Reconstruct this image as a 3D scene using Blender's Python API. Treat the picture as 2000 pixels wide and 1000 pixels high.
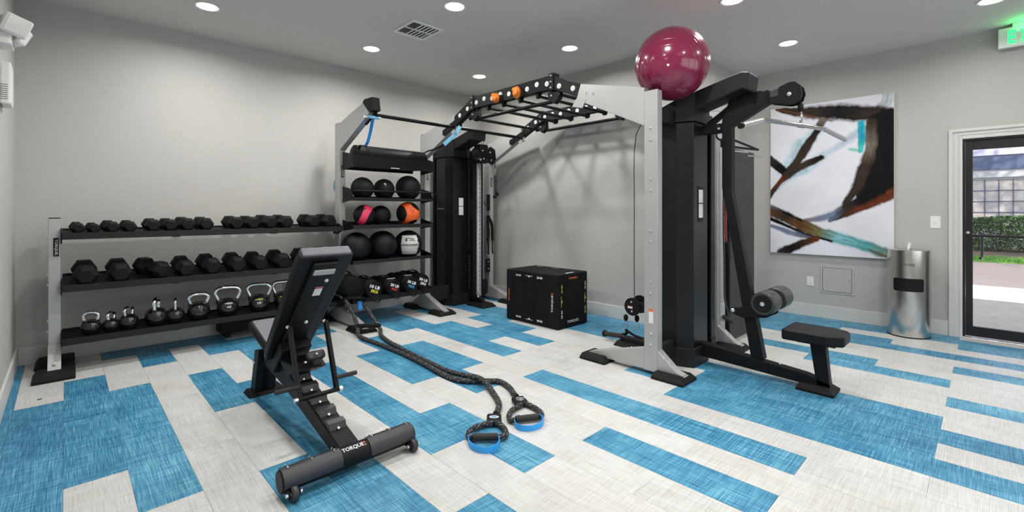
import bpy, bmesh, math, random
import numpy as np
from mathutils import Vector, Matrix

for o in list(bpy.data.objects):
    bpy.data.objects.remove(o, do_unlink=True)
scene = bpy.context.scene
COL = scene.collection
PI = math.pi
random.seed(7)
CEIL = 3.216

# ------------------------------------------------------------------ camera
cam_d = bpy.data.cameras.new('camera')
cam = bpy.data.objects.new('camera', cam_d)
COL.objects.link(cam)
cam.location = (0, 0, 1.35)
cam.rotation_euler = (PI / 2, 0, -0.77)
cam_d.sensor_width = 36
cam_d.lens = 36 * 899.56 / 2000
cam_d.shift_y = -0.0441
cam_d.clip_start = 0.05
cam_d.clip_end = 200
scene.camera = cam

# ------------------------------------------------------------------ world, sun, exposure
w = bpy.data.worlds.new('world')
scene.world = w
w.use_nodes = True
nt = w.node_tree
bg = nt.nodes['Background']
bg.inputs['Color'].default_value = (0.80, 0.86, 1.0, 1)
bg.inputs['Strength'].default_value = 3.0
sun_d = bpy.data.lights.new('sun', 'SUN')
sun_d.energy = 6.5
sun_d.angle = math.radians(1.0)
sun_d.color = (1.0, 0.93, 0.82)
sun = bpy.data.objects.new('sun', sun_d)
COL.objects.link(sun)
sun.rotation_euler = Vector((0.66, 0.22, -0.70)).to_track_quat('-Z', 'Y').to_euler()
sun.location = (6, -3, 9)
scene.view_settings.view_transform = 'Standard'
scene.view_settings.look = 'None'
scene.view_settings.gamma = 1.0
scene.view_settings.use_curve_mapping = False
scene.view_settings.exposure = 0.0

LIGHTS = []          # the lamps inside the ceiling cans, filled further down
LAMP_POWER = 21.0
REAR_FILL_POWER = 62.0
# added soft fill light behind the camera; the wall there has no window
al = bpy.data.lights.new('rear_fill_light', 'AREA')
al.shape = 'RECTANGLE'
al.size, al.size_y = 5.2, 2.0
al.energy = REAR_FILL_POWER
al.color = (0.95, 0.98, 1.0)
alo = bpy.data.objects.new('rear_fill_light', al)
COL.objects.link(alo)
alo.location = (3.2, -2.75, 1.6)
alo.rotation_euler = (PI / 2, 0, 0)      # faces +Y
alo.rotation_euler = Vector((0.1, 1, 0.05)).to_track_quat('-Z', 'Y').to_euler()


# ------------------------------------------------------------------ materials
def new_mat(name):
    m = bpy.data.materials.new(name)
    m.use_nodes = True
    n = m.node_tree.nodes
    l = m.node_tree.links
    return m, n, l, n['Principled BSDF']


def mat(name, col, rough=0.5, metal=0.0, bump=0.0, bscale=200.0, var=0.06, coat=0.0, spec=0.5):
    m, n, l, b = new_mat(name)
    b.inputs['Roughness'].default_value = rough
    b.inputs['Metallic'].default_value = metal
    b.inputs['Coat Weight'].default_value = coat
    b.inputs['Specular IOR Level'].default_value = spec
    tc = n.new('ShaderNodeTexCoord')
    nz = n.new('ShaderNodeTexNoise')
    nz.inputs['Scale'].default_value = 9.0
    nz.inputs['Detail'].default_value = 4.0
    l.new(tc.outputs['Object'], nz.inputs['Vector'])
    mx = n.new('ShaderNodeMix')
    mx.data_type = 'RGBA'
    mx.inputs['A'].default_value = tuple(c * (1 - var) for c in col) + (1,)
    mx.inputs['B'].default_value = tuple(min(1, c * (1 + var)) for c in col) + (1,)
    l.new(nz.outputs['Fac'], mx.inputs['Factor'])
    l.new(mx.outputs['Result'], b.inputs['Base Color'])
    if bump > 0:
        n2 = n.new('ShaderNodeTexNoise')
        n2.inputs['Scale'].default_value = bscale
        n2.inputs['Detail'].default_value = 3.0
        l.new(tc.outputs['Object'], n2.inputs['Vector'])
        bp = n.new('ShaderNodeBump')
        bp.inputs['Strength'].default_value = bump
        bp.inputs['Distance'].default_value = 0.004
        l.new(n2.outputs['Fac'], bp.inputs['Height'])
        l.new(bp.outputs['Normal'], b.inputs['Normal'])
    return m


def emis(name, col, strength, base=None):
    m, n, l, b = new_mat(name)
    b.inputs['Base Color'].default_value = (base or col) + (1,)
    b.inputs['Emission Color'].default_value = col + (1,)
    b.inputs['Emission Strength'].default_value = strength
    return m


def srgb(r, g, b):
    f = lambda c: (c / 255 / 12.92) if c / 255 <= 0.04045 else ((c / 255 + 0.055) / 1.055) ** 2.4
    return (f(r), f(g), f(b))


M = {}
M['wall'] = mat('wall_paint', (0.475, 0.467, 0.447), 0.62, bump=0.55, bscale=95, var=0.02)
M['wall_r'] = mat('wall_paint_right', (0.45, 0.445, 0.425), 0.62, bump=0.4, bscale=95, var=0.02)  # same wall paint, darkened for the weaker light on these walls
M['ceil'] = mat('ceiling_paint', (0.62, 0.60, 0.575), 0.8, bump=0.4, bscale=120, var=0.02)
M['trim'] = mat('trim_paint', (0.60, 0.595, 0.575), 0.4, var=0.02)
M['black'] = mat('black_powder_coat', (0.0045, 0.0045, 0.005), 0.5, bump=0.15, bscale=500, spec=0.22)
M['shroud'] = mat('black_shroud_gloss', (0.006, 0.0065, 0.008), 0.30, bump=0.12, bscale=420, spec=0.35)
M['shelf'] = mat('shelf_black', (0.011, 0.011, 0.0115), 0.5, bump=0.2, bscale=300, spec=0.3)
M['rubber'] = mat('black_rubber', (0.0045, 0.0045, 0.005), 0.6, bump=0.3, bscale=400, spec=0.25)
M['vinyl'] = mat('black_vinyl', (0.004, 0.0043, 0.006), 0.45, bump=0.25, bscale=350, spec=0.24)
M['cord'] = mat('black_cordura', (0.005, 0.005, 0.0055), 0.75, bump=0.5, bscale=500, spec=0.2)
M['grey_vinyl'] = mat('grey_vinyl', (0.13, 0.13, 0.15), 0.5, bump=0.2, bscale=400)
M['guard'] = mat('grey_guard_plastic', (0.026, 0.026, 0.033), 0.42, bump=0.1)
M['silver'] = mat('silver_powder_coat', (0.44, 0.44, 0.435), 0.36, metal=0.35, bump=0.1, bscale=600, var=0.03)
M['chrome'] = mat('chrome', (0.8, 0.8, 0.8), 0.12, metal=1.0, var=0.01)
M['bolt'] = mat('bolt_zinc', (0.7, 0.7, 0.7), 0.25, metal=0.8, var=0.01)
M['white'] = mat('white_print', (0.75, 0.75, 0.75), 0.5, var=0.02)
M['plastic'] = mat('white_plastic', (0.78, 0.78, 0.76), 0.35, var=0.01)
M['red'] = mat('red_print', (0.55, 0.05, 0.03), 0.5)
M['darkred'] = mat('dark_red_latex', (0.22, 0.012, 0.018), 0.5)
M['orange'] = mat('orange_resin', (0.80, 0.21, 0.02), 0.45, bump=0.3, bscale=60)
M['orangeprint'] = mat('orange_print', (0.7, 0.16, 0.03), 0.5)
M['yellow'] = mat('yellow_print', (0.62, 0.58, 0.05), 0.5)
M['blueprint'] = mat('blue_print', (0.08, 0.3, 0.55), 0.5)
M['blue'] = mat('blue_webbing', (0.02, 0.25, 0.70), 0.55, bump=0.3, bscale=500)
M['underlay'] = mat('grey_underlay', (0.22, 0.24, 0.25), 0.8)
M['seam'] = mat('dark_seam', (0.10, 0.10, 0.10), 0.8)
M['sky'] = mat('pale_blue_webbing', (0.20, 0.50, 0.70), 0.55, bump=0.3, bscale=500)
M['ballpink'] = mat('pink_ball_rubber', (0.75, 0.04, 0.11), 0.5, bump=0.2)
M['ballorange'] = mat('orange_ball_rubber', (0.85, 0.13, 0.025), 0.5, bump=0.2)
M['ballwhite'] = mat('white_ball_vinyl', (0.48, 0.47, 0.45), 0.5, bump=0.2)
M['grip'] = mat('foam_grip', (0.018, 0.016, 0.015), 0.7)
M['paper'] = mat('paper_tissue', (0.85, 0.85, 0.83), 0.8)
M['aluminum'] = mat('black_aluminium', (0.006, 0.006, 0.007), 0.35)
M['mat_foam'] = mat('charcoal_mat_foam', (0.040, 0.039, 0.036), 0.7, bump=0.35, bscale=40, var=0.25)
M['padroll'] = mat('shiny_roller_vinyl', (0.035, 0.034, 0.034), 0.33, bump=0.3, bscale=300)
M['led'] = emis('led_diffuser', (1.0, 0.97, 0.92), 14.0)
M['exit'] = emis('exit_green', (0.02, 0.85, 0.16), 2.2)
M['lens'] = mat('clear_prism_lens', (0.75, 0.75, 0.73), 0.12, bump=0.8, bscale=160, coat=1.0)


def brushed():
    m, n, l, b = new_mat('brushed_steel')
    b.inputs['Metallic'].default_value = 1.0
    b.inputs['Base Color'].default_value = (0.62, 0.60, 0.57, 1)
    b.inputs['Roughness'].default_value = 0.22
    b.inputs['Anisotropic'].default_value = 0.75
    tg = n.new('ShaderNodeTangent')
    tg.direction_type = 'RADIAL'
    tg.axis = 'Z'
    l.new(tg.outputs['Tangent'], b.inputs['Tangent'])
    tc = n.new('ShaderNodeTexCoord')
    mp = n.new('ShaderNodeMapping')
    mp.inputs['Scale'].default_value = (1, 1, 240)
    nz = n.new('ShaderNodeTexNoise')
    nz.inputs['Scale'].default_value = 3
    l.new(tc.outputs['Object'], mp.inputs['Vector'])
    l.new(mp.outputs['Vector'], nz.inputs['Vector'])
    bp = n.new('ShaderNodeBump')
    bp.inputs['Strength'].default_value = 0.015
    bp.inputs['Distance'].default_value = 0.002
    l.new(nz.outputs['Fac'], bp.inputs['Height'])
    l.new(bp.outputs['Normal'], b.inputs['Normal'])
    return m


M['steel'] = brushed()


def woven(name, base, light, dark, dirt=0.0):
    """woven vinyl plank: fine warp and weft threads, a tone per plank"""
    m, n, l, b = new_mat(name)
    b.inputs['Roughness'].default_value = 0.42
    b.inputs['Specular IOR Level'].default_value = 0.35
    tc = n.new('ShaderNodeTexCoord')
    oi = n.new('ShaderNodeObjectInfo')
    # shift coordinates per plank
    sh = n.new('ShaderNodeVectorMath')
    sh.operation = 'MULTIPLY_ADD'
    l.new(oi.outputs['Random'], sh.inputs[0])
    sh.inputs[1].default_value = (37, 53, 11)
    l.new(tc.outputs['Object'], sh.inputs[2])

    def streak(sx, sy, det=3.0):
        mp = n.new('ShaderNodeMapping')
        mp.inputs['Scale'].default_value = (sx, sy, 1)
        l.new(sh.outputs['Vector'], mp.inputs['Vector'])
        z = n.new('ShaderNodeTexNoise')
        z.inputs['Scale'].default_value = 1.0
        z.inputs['Detail'].default_value = det
        l.new(mp.outputs['Vector'], z.inputs['Vector'])
        return z.outputs['Fac']
    a = streak(300, 6)
    c = streak(6, 300)
    ad = n.new('ShaderNodeMath')
    ad.operation = 'ADD'
    l.new(a, ad.inputs[0])
    l.new(c, ad.inputs[1])
    e = streak(5, 4, 2.0)
    ad2 = n.new('ShaderNodeMath')
    ad2.operation = 'MULTIPLY_ADD'
    l.new(e, ad2.inputs[0])
    ad2.inputs[1].default_value = 0.35
    l.new(ad.outputs[0], ad2.inputs[2])
    r = n.new('ShaderNodeMath')
    r.operation = 'MULTIPLY_ADD'
    l.new(oi.outputs['Random'], r.inputs[0])
    r.inputs[1].default_value = 0.10
    l.new(ad2.outputs[0], r.inputs[2])
    cr = n.new('ShaderNodeValToRGB')
    cr.color_ramp.elements[0].position = 0.0
    cr.color_ramp.elements[0].color = dark + (1,)
    cr.color_ramp.elements[1].position = 1.0
    cr.color_ramp.elements[1].color = light + (1,)
    el = cr.color_ramp.elements.new(0.5)
    el.color = base + (1,)
    mr = n.new('ShaderNodeMapRange')
    mr.inputs['From Min'].default_value = 0.88
    mr.inputs['From Max'].default_value = 1.62
    l.new(r.outputs[0], mr.inputs['Value'])
    l.new(mr.outputs['Result'], cr.inputs['Fac'])
    out = cr.outputs['Color']
    if dirt > 0:
        tw = n.new('ShaderNodeTexCoord')
        gp = n.new('ShaderNodeNewGeometry')
        z = n.new('ShaderNodeTexNoise')
        z.inputs['Scale'].default_value = 1.3
        z.inputs['Detail'].default_value = 6
        l.new(gp.outputs['Position'], z.inputs['Vector'])
        mr2 = n.new('ShaderNodeMapRange')
        mr2.inputs['From Min'].default_value = 0.52
        mr2.inputs['From Max'].default_value = 0.8
        mr2.inputs['To Max'].default_value = dirt
        l.new(z.outputs['Fac'], mr2.inputs['Value'])
        mx = n.new('ShaderNodeMix')
        mx.data_type = 'RGBA'
        mx.inputs['B'].default_value = (0.33, 0.30, 0.22, 1)
        l.new(mr2.outputs['Result'], mx.inputs['Factor'])
        l.new(out, mx.inputs['A'])
        out = mx.outputs['Result']
    l.new(out, b.inputs['Base Color'])
    return m


M['plank_blue'] = woven('plank_blue_weave', srgb(62, 134, 168), srgb(140, 200, 218), srgb(6, 62, 100))
M['plank_white'] = woven('plank_white_weave', srgb(196, 196, 194), srgb(214, 214, 212), srgb(168, 167, 164), dirt=0.30)


def ball_mat():
    """dark magenta ball vinyl with fine concentric rings around the valve axis (local X)"""
    m, n, l, b = new_mat('burgundy_ball_vinyl')
    b.inputs['Base Color'].default_value = (0.20, 0.010, 0.050, 1)
    b.inputs['Roughness'].default_value = 0.20
    b.inputs['Coat Weight'].default_value = 0.6
    b.inputs['Coat Roughness'].default_value = 0.12
    tc = n.new('ShaderNodeTexCoord')
    wv = n.new('ShaderNodeTexWave')
    wv.bands_direction = 'X'
    wv.inputs['Scale'].default_value = 9.5
    wv.inputs['Distortion'].default_value = 0.0
    l.new(tc.outputs['Object'], wv.inputs['Vector'])
    cr = n.new('ShaderNodeValToRGB')
    cr.color_ramp.elements[0].position = 0.0
    cr.color_ramp.elements[1].position = 0.12
    l.new(wv.outputs['Fac'], cr.inputs['Fac'])
    bp = n.new('ShaderNodeBump')
    bp.inputs['Strength'].default_value = 0.5
    bp.inputs['Distance'].default_value = 0.003
    l.new(cr.outputs['Color'], bp.inputs['Height'])
    l.new(bp.outputs['Normal'], b.inputs['Normal'])
    return m


M['bigball'] = ball_mat()


def braid_mat():
    m, n, l, b = new_mat('braided_sleeve')
    b.inputs['Roughness'].default_value = 0.7
    tc = n.new('ShaderNodeTexCoord')
    uv = n.new('ShaderNodeMapping')
    l.new(tc.outputs['UV'], uv.inputs['Vector'])
    wv = n.new('ShaderNodeTexWave')
    wv.bands_direction = 'DIAGONAL'
    wv.inputs['Scale'].default_value = 1.0
    l.new(uv.outputs['Vector'], wv.inputs['Vector'])
    ck = n.new('ShaderNodeTexChecker')
    ck.inputs['Scale'].default_value = 2.0
    l.new(uv.outputs['Vector'], ck.inputs['Vector'])
    cr = n.new('ShaderNodeValToRGB')
    cr.color_ramp.elements[0].position = 0.955
    cr.color_ramp.elements[0].color = (0.009, 0.009, 0.011, 1)
    cr.color_ramp.elements[1].position = 0.985
    cr.color_ramp.elements[1].color = (0.5, 0.5, 0.5, 1)
    l.new(wv.outputs['Fac'], cr.inputs['Fac'])
    mx = n.new('ShaderNodeMix')
    mx.data_type = 'RGBA'
    l.new(ck.outputs['Fac'], mx.inputs['Factor'])
    l.new(cr.outputs['Color'], mx.inputs['A'])
    mx.inputs['B'].default_value = (0.009, 0.009, 0.011, 1)
    l.new(mx.outputs['Result'], b.inputs['Base Color'])
    nz = n.new('ShaderNodeTexNoise')
    nz.inputs['Scale'].default_value = 400
    l.new(tc.outputs['Object'], nz.inputs['Vector'])
    bp = n.new('ShaderNodeBump')
    bp.inputs['Strength'].default_value = 0.6
    bp.inputs['Distance'].default_value = 0.003
    l.new(nz.outputs['Fac'], bp.inputs['Height'])
    l.new(bp.outputs['Normal'], b.inputs['Normal'])
    return m


M['braid'] = braid_mat()


def glass_mat():
    m, n, l, b = new_mat('door_glass')
    n.remove(b)
    out = n['Material Output']
    tr = n.new('ShaderNodeBsdfTransparent')
    tr.inputs['Color'].default_value = (0.93, 0.95, 0.95, 1)
    gl = n.new('ShaderNodeBsdfGlossy')
    gl.inputs['Roughness'].default_value = 0.02
    fr = n.new('ShaderNodeFresnel')
    fr.inputs['IOR'].default_value = 1.45
    ms = n.new('ShaderNodeMixShader')
    l.new(fr.outputs['Fac'], ms.inputs['Fac'])
    l.new(tr.outputs['BSDF'], ms.inputs[1])
    l.new(gl.outputs['BSDF'], ms.inputs[2])
    l.new(ms.outputs['Shader'], out.inputs['Surface'])
    return m


M['glass'] = glass_mat()
M['concrete'] = mat('outdoor_concrete', (0.30, 0.25, 0.215), 0.9, bump=0.5, bscale=30, var=0.25)
M['walk'] = mat('pale_walkway_concrete', (0.75, 0.72, 0.66), 0.9, bump=0.3, bscale=30, var=0.08)  # pale concrete, with some of the sunlit band's brightness put into its colour
M['paving'] = mat('brown_paving', (0.22, 0.17, 0.16), 0.9, bump=0.5, bscale=20, var=0.3)
M['mulch'] = mat('bark_mulch', (0.09, 0.055, 0.035), 0.95, bump=1.0, bscale=25, var=0.5)
M['grass'] = mat('lawn_grass', (0.10, 0.24, 0.03), 0.9, bump=1.0, bscale=60, var=0.4)
M['leaf'] = mat('hedge_leaf', (0.06, 0.13, 0.035), 0.5, var=0.6)
M['siding'] = mat('lavender_siding', (0.42, 0.40, 0.52), 0.7, bump=0.2, bscale=10, var=0.2)
M['fascia'] = mat('dark_blue_fascia', (0.07, 0.09, 0.17), 0.6, var=0.3)
M['wframe'] = mat('pale_window_frame', (0.42, 0.40, 0.42), 0.6)
M['wpane'] = mat('curtained_pane', (0.45, 0.39, 0.37), 0.25, var=0.35)


# ------------------------------------------------------------------ mesh builder
def V(*a):
    return Vector(a)


class MB:
    def __init__(s):
        s.v, s.f, s.sm, s.uv = [], [], [], []

    def add(s, vs, fs, smooth=False, uvs=None):
        b = len(s.v)
        s.v += [Vector(p) for p in vs]
        s.f += [tuple(i + b for i in f) for f in fs]
        s.sm += [smooth] * len(fs)
        s.uv += (uvs if uvs else [(0, 0)] * len(vs))
        return s

    def box(s, x0, x1, y0, y1, z0, z1):
        vs = [(x0, y0, z0), (x1, y0, z0), (x1, y1, z0), (x0, y1, z0), (x0, y0, z1), (x1, y0, z1), (x1, y1, z1), (x0, y1, z1)]
        return s.add(vs, [(0, 3, 2, 1), (4, 5, 6, 7), (0, 1, 5, 4), (1, 2, 6, 5), (2, 3, 7, 6), (3, 0, 4, 7)])

    def obox(s, c, ax, ay, az, sx, sy, sz):
        """oriented box, half sizes sx sy sz along unit axes"""
        c, ax, ay, az = Vector(c), Vector(ax).normalized(), Vector(ay).normalized(), Vector(az).normalized()
        vs = []
        for k in (-1, 1):
            for i, j in ((-1, -1), (1, -1), (1, 1), (-1, 1)):
                vs.append(c + ax * sx * i + ay * sy * j + az * sz * k)
        return s.add(vs, [(0, 3, 2, 1), (4, 5, 6, 7), (0, 1, 5, 4), (1, 2, 6, 5), (2, 3, 7, 6), (3, 0, 4, 7)])

    def bar(s, a, b, w, h, up=(0, 0, 1)):
        """square bar between two points: w across, h along up"""
        a, b = Vector(a), Vector(b)
        d = (b - a).normalized()
        side = d.cross(Vector(up)).normalized()
        u = side.cross(d).normalized()
        return s.obox((a + b) / 2, d, side, u, (b - a).length / 2, w / 2, h / 2)

    def prism(s, poly, axis, a, b, top=None):
        """polygon extruded along axis (0,1,2) from a to b; poly pairs are the other two axes in order"""
        def P(p, t):
            q = list(p)
            q.insert(axis, t)
            return tuple(q)
        n = len(poly)
        vs = [P(p, a) for p in poly] + [P(p, b) for p in (top or poly)]
        fs = [tuple(range(n)), tuple(range(2 * n - 1, n - 1, -1))]
        for i in range(n):
            j = (i + 1) % n
            fs.append((j, i, i + n, j + n))
        return s.add(vs, fs)

    def cyl(s, a, b, r, r2=None, n=20, caps=True, smooth=True):
        a, b = Vector(a), Vector(b)
        r2 = r if r2 is None else r2
        d = (b - a).normalized()
        t = Vector((0, 0, 1)) if abs(d.z) < 0.9 else Vector((1, 0, 0))
        u = d.cross(t).normalized()
        v = d.cross(u)
        vs = []
        for c, rr in ((a, r), (b, r2)):
            for i in range(n):
                an = 2 * PI * i / n
                vs.append(c + u * math.cos(an) * rr + v * math.sin(an) * rr)
        fs = [(i, (i + 1) % n, (i + 1) % n + n, i + n) for i in range(n)]
        s.add(vs, fs, smooth)
        if caps:
            s.add(vs[:n], [tuple(range(n - 1, -1, -1))])
            s.add(vs[n:], [tuple(range(n))])
        return s

    def lathe(s, prof, c=(0, 0, 0), axis=(0, 0, 1), n=32, sx=1, sy=1):
        """profile of (radius, height) about an axis through c"""
        c, d = Vector(c), Vector(axis).normalized()
        t = Vector((0, 0, 1)) if abs(d.z) < 0.9 else Vector((1, 0, 0))
        u = t.cross(d).normalized() if abs(d.z) < 0.9 else Vector((1, 0, 0))
        v = d.cross(u)
        vs, fs = [], []
        for r, h in prof:
            for i in range(n):
                an = 2 * PI * i / n
                vs.append(c + u * (math.cos(an) * r * sx) + v * (math.sin(an) * r * sy) + d * h)
        for k in range(len(prof) - 1):
            for i in range(n):
                j = (i + 1) % n
                fs.append((k * n + i, k * n + j, (k + 1) * n + j, (k + 1) * n + i))
        s.add(vs, fs, True)
        if prof[0][0] > 1e-4:
            s.add(vs[:n], [tuple(range(n - 1, -1, -1))])
        if prof[-1][0] > 1e-4:
            s.add(vs[-n:], [tuple(range(n))])
        return s

    def tube(s, pts, r, n=10, cyc=False, flat=None, caps=True, sub=4, vscale=30.0):
        """smooth tube through points; flat=(w,h,up) sweeps a flat strap instead"""
        P = [Vector(p) for p in pts]
        Q = []
        m = len(P)
        rng = range(m if cyc else m - 1)
        for i in rng:
            p0 = P[(i - 1) % m] if (cyc or i > 0) else P[0] * 2 - P[1]
            p1, p2 = P[i], P[(i + 1) % m]
            p3 = P[(i + 2) % m] if (cyc or i + 2 < m) else P[-1] * 2 - P[-2]
            for k in range(sub):
                t = k / sub
                Q.append(0.5 * ((2 * p1) + (p2 - p0) * t + (2 * p0 - 5 * p1 + 4 * p2 - p3) * t * t + (3 * p1 - p0 - 3 * p2 + p3) * t ** 3))
        if not cyc:
            Q.append(P[-1])
        k = len(Q)
        vs, fs, uvs = [], [], []
        nrm = None
        L = 0.0
        for i in range(k):
            if cyc:
                d = (Q[(i + 1) % k] - Q[i - 1]).normalized()
            else:
                d = (Q[min(i + 1, k - 1)] - Q[max(i - 1, 0)]).normalized()
            if i:
                L += (Q[i] - Q[i - 1]).length
            if flat:
                up = Vector(flat[2])
                side = d.cross(up)
                if side.length < 1e-4:
                    side = Vector((1, 0, 0))
                side.normalize()
                u2 = side.cross(d).normalized()
                for a, b in ((-1, -1), (1, -1), (1, 1), (-1, 1)):
                    vs.append(Q[i] + side * a * flat[0] / 2 + u2 * b * flat[1] / 2)
                    uvs.append((0, L))
            else:
                if nrm is None:
                    t = Vector((0, 0, 1)) if abs(d.z) < 0.9 else Vector((1, 0, 0))
                    nrm = d.cross(t).normalized()
                nrm = (nrm - d * nrm.dot(d)).normalized()
                bn = d.cross(nrm)
                rr = r(i / (k - 1)) if callable(r) else r
                for j in range(n):
                    an = 2 * PI * j / n
                    vs.append(Q[i] + nrm * math.cos(an) * rr + bn * math.sin(an) * rr)
                    uvs.append((3.0 * j / n, L * vscale))
        nn = 4 if flat else n
        for i in range(k if cyc else k - 1):
            i2 = (i + 1) % k
            for j in range(nn):
                j2 = (j + 1) % nn
                fs.append((i * nn + j, i * nn + j2, i2 * nn + j2, i2 * nn + j))
        s.add(vs, fs, not flat, uvs)
        if caps and not cyc:
            s.add(vs[:nn], [tuple(range(nn - 1, -1, -1))])
            s.add(vs[-nn:], [tuple(range(nn))])
        return s

    def sphere(s, c, r, n=32, m=20, test=None, sc=(1, 1, 1)):
        c = Vector(c)
        vs, fs = [], []
        for i in range(m + 1):
            th = PI * i / m
            for j in range(n):
                ph = 2 * PI * j / n
                vs.append(Vector((math.sin(th) * math.cos(ph) * sc[0], math.sin(th) * math.sin(ph) * sc[1], math.cos(th) * sc[2])))
        for i in range(m):
            for j in range(n):
                j2 = (j + 1) % n
                f = (i * n + j, (i + 1) * n + j, (i + 1) * n + j2, i * n + j2)
                if test:
                    mid = sum((vs[q] for q in f), Vector()) / 4
                    if not test(mid.normalized()):
                        continue
                fs.append(f)
        used = sorted({q for f in fs for q in f})
        mp = {q: k for k, q in enumerate(used)}
        return s.add([c + vs[q] * r for q in used], [tuple(mp[q] for q in f) for f in fs], True)

    def build(s, name, m, parent=None, origin=(0, 0, 0), bevel=0.0, seg=2, uv=False, fix=True):
        o0 = Vector(origin)
        me = bpy.data.meshes.new(name)
        me.from_pydata([tuple(p - o0) for p in s.v], [], s.f)
        me.polygons.foreach_set('use_smooth', s.sm)
        if uv:
            lay = me.uv_layers.new(name='UVMap')
            for lp in me.loops:
                lay.data[lp.index].uv = s.uv[lp.vertex_index]
        me.materials.append(m)
        if fix:
            bm = bmesh.new()
            bm.from_mesh(me)
            bmesh.ops.remove_doubles(bm, verts=bm.verts, dist=1e-5)
            bmesh.ops.recalc_face_normals(bm, faces=bm.faces)
            bm.to_mesh(me)
            bm.free()
        if any(s.sm):
            me.set_sharp_from_angle(angle=math.radians(42))
        me.update()
        ob = bpy.data.objects.new(name, me)
        COL.objects.link(ob)
        if parent:
            ob.parent = parent
        if bevel:
            md = ob.modifiers.new('bevel', 'BEVEL')
            md.width = bevel
            md.segments = seg
            md.limit_method = 'ANGLE'
            md.angle_limit = math.radians(35)
            md.harden_normals = False
        return ob


class Thing:
    """an Empty at the base of a thing; parts are given in room coordinates"""
    def __init__(s, name, label, cat, loc=(0, 0, 0), group=None, rot=None):
        s.o = bpy.data.objects.new(name, None)
        s.o.empty_display_size = 0.05
        COL.objects.link(s.o)
        s.o.location = loc
        s.loc = Vector(loc)
        if rot:
            s.o.rotation_euler = rot
        s.o['label'] = label
        s.o['category'] = cat
        if group:
            s.o['group'] = group

    def part(s, name, mb, m, parent=None, bevel=0.0, label=None, uv=False, seg=2, fix=True):
        o = mb.build(name, m, parent or s.o, s.loc, bevel, seg, uv, fix)
        if label:
            o['label'] = label
        return o


def tag(o, label, cat, group=None):
    o['label'] = label
    o['category'] = cat
    if group:
        o['group'] = group
    return o


def struct(name, mb, m, bevel=0.0):
    o = mb.build(name, m, None, (0, 0, 0), bevel)
    o['kind'] = 'structure'
    return o


def copy_tree(o, parent=None):
    c = o.copy()
    COL.objects.link(c)
    if parent:
        c.parent = parent
    for ch in list(o.children):
        copy_tree(ch, c)
    return c


_tc = {}


def text_mesh(s, bold=0.02):
    if s in _tc:
        return _tc[s]
    cu = bpy.data.curves.new('lettering', 'FONT')
    cu.body = s
    cu.offset = bold
    cu.extrude = 0.0
    cu.resolution_u = 2
    ob = bpy.data.objects.new('lettering', cu)
    COL.objects.link(ob)
    bpy.context.view_layer.update()
    dg = bpy.context.evaluated_depsgraph_get()
    me = bpy.data.meshes.new_from_object(ob.evaluated_get(dg))
    vs = [v.co.copy() for v in me.vertices]
    fs = [tuple(p.vertices) for p in me.polygons]
    bpy.data.objects.remove(ob)
    bpy.data.meshes.remove(me)
    x0, x1 = min(v.x for v in vs), max(v.x for v in vs)
    y0, y1 = min(v.y for v in vs), max(v.y for v in vs)
    vs = [((v.x - x0) / (x1 - x0) - 0.5, (v.y - y0) / (y1 - y0) - 0.5) for v in vs]
    _tc[s] = (vs, fs)
    return _tc[s]


def lettering(T, s, c, right, up, wid, hei, m, parent=None, wrap=None, bold=0.02, name='lettering'):
    vs, fs = text_mesh(s, bold)
    c, right, up = Vector(c), Vector(right).normalized(), Vector(up).normalized()
    pts = [c + right * (x * wid) + up * (y * hei) for x, y in vs]
    if wrap:                       # push the letters onto a sphere (centre, radius)
        c0, rr = Vector(wrap[0]), wrap[1]
        pts = [c0 + (p - c0).normalized() * rr for p in pts]
    mb = MB().add(pts, fs)
    return T.part(name, mb, m, parent, fix=False)


R_ = V(0.718, -0.696, 0)      # to the right as seen on entering
T_ = V(-0.696, -0.718, 0)     # back towards the visitor
U_ = V(0, 0, 1)

# ================================================================== THE ROOM
XL, YA, XB, XD, YJ, YF = -0.311, 5.866, 4.963, 6.866, 2.383, -3.0
floor_base = struct('floor', MB().box(XL, XD, YF, YA, -0.12, -0.004), M['underlay'])

def xk(k):
    return -0.252 + 0.2435 * k if k <= 18 else 4.131 + 0.2345 * (k - 18)

def yj(j):
    return 0.2 + 0.486 * j

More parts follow.
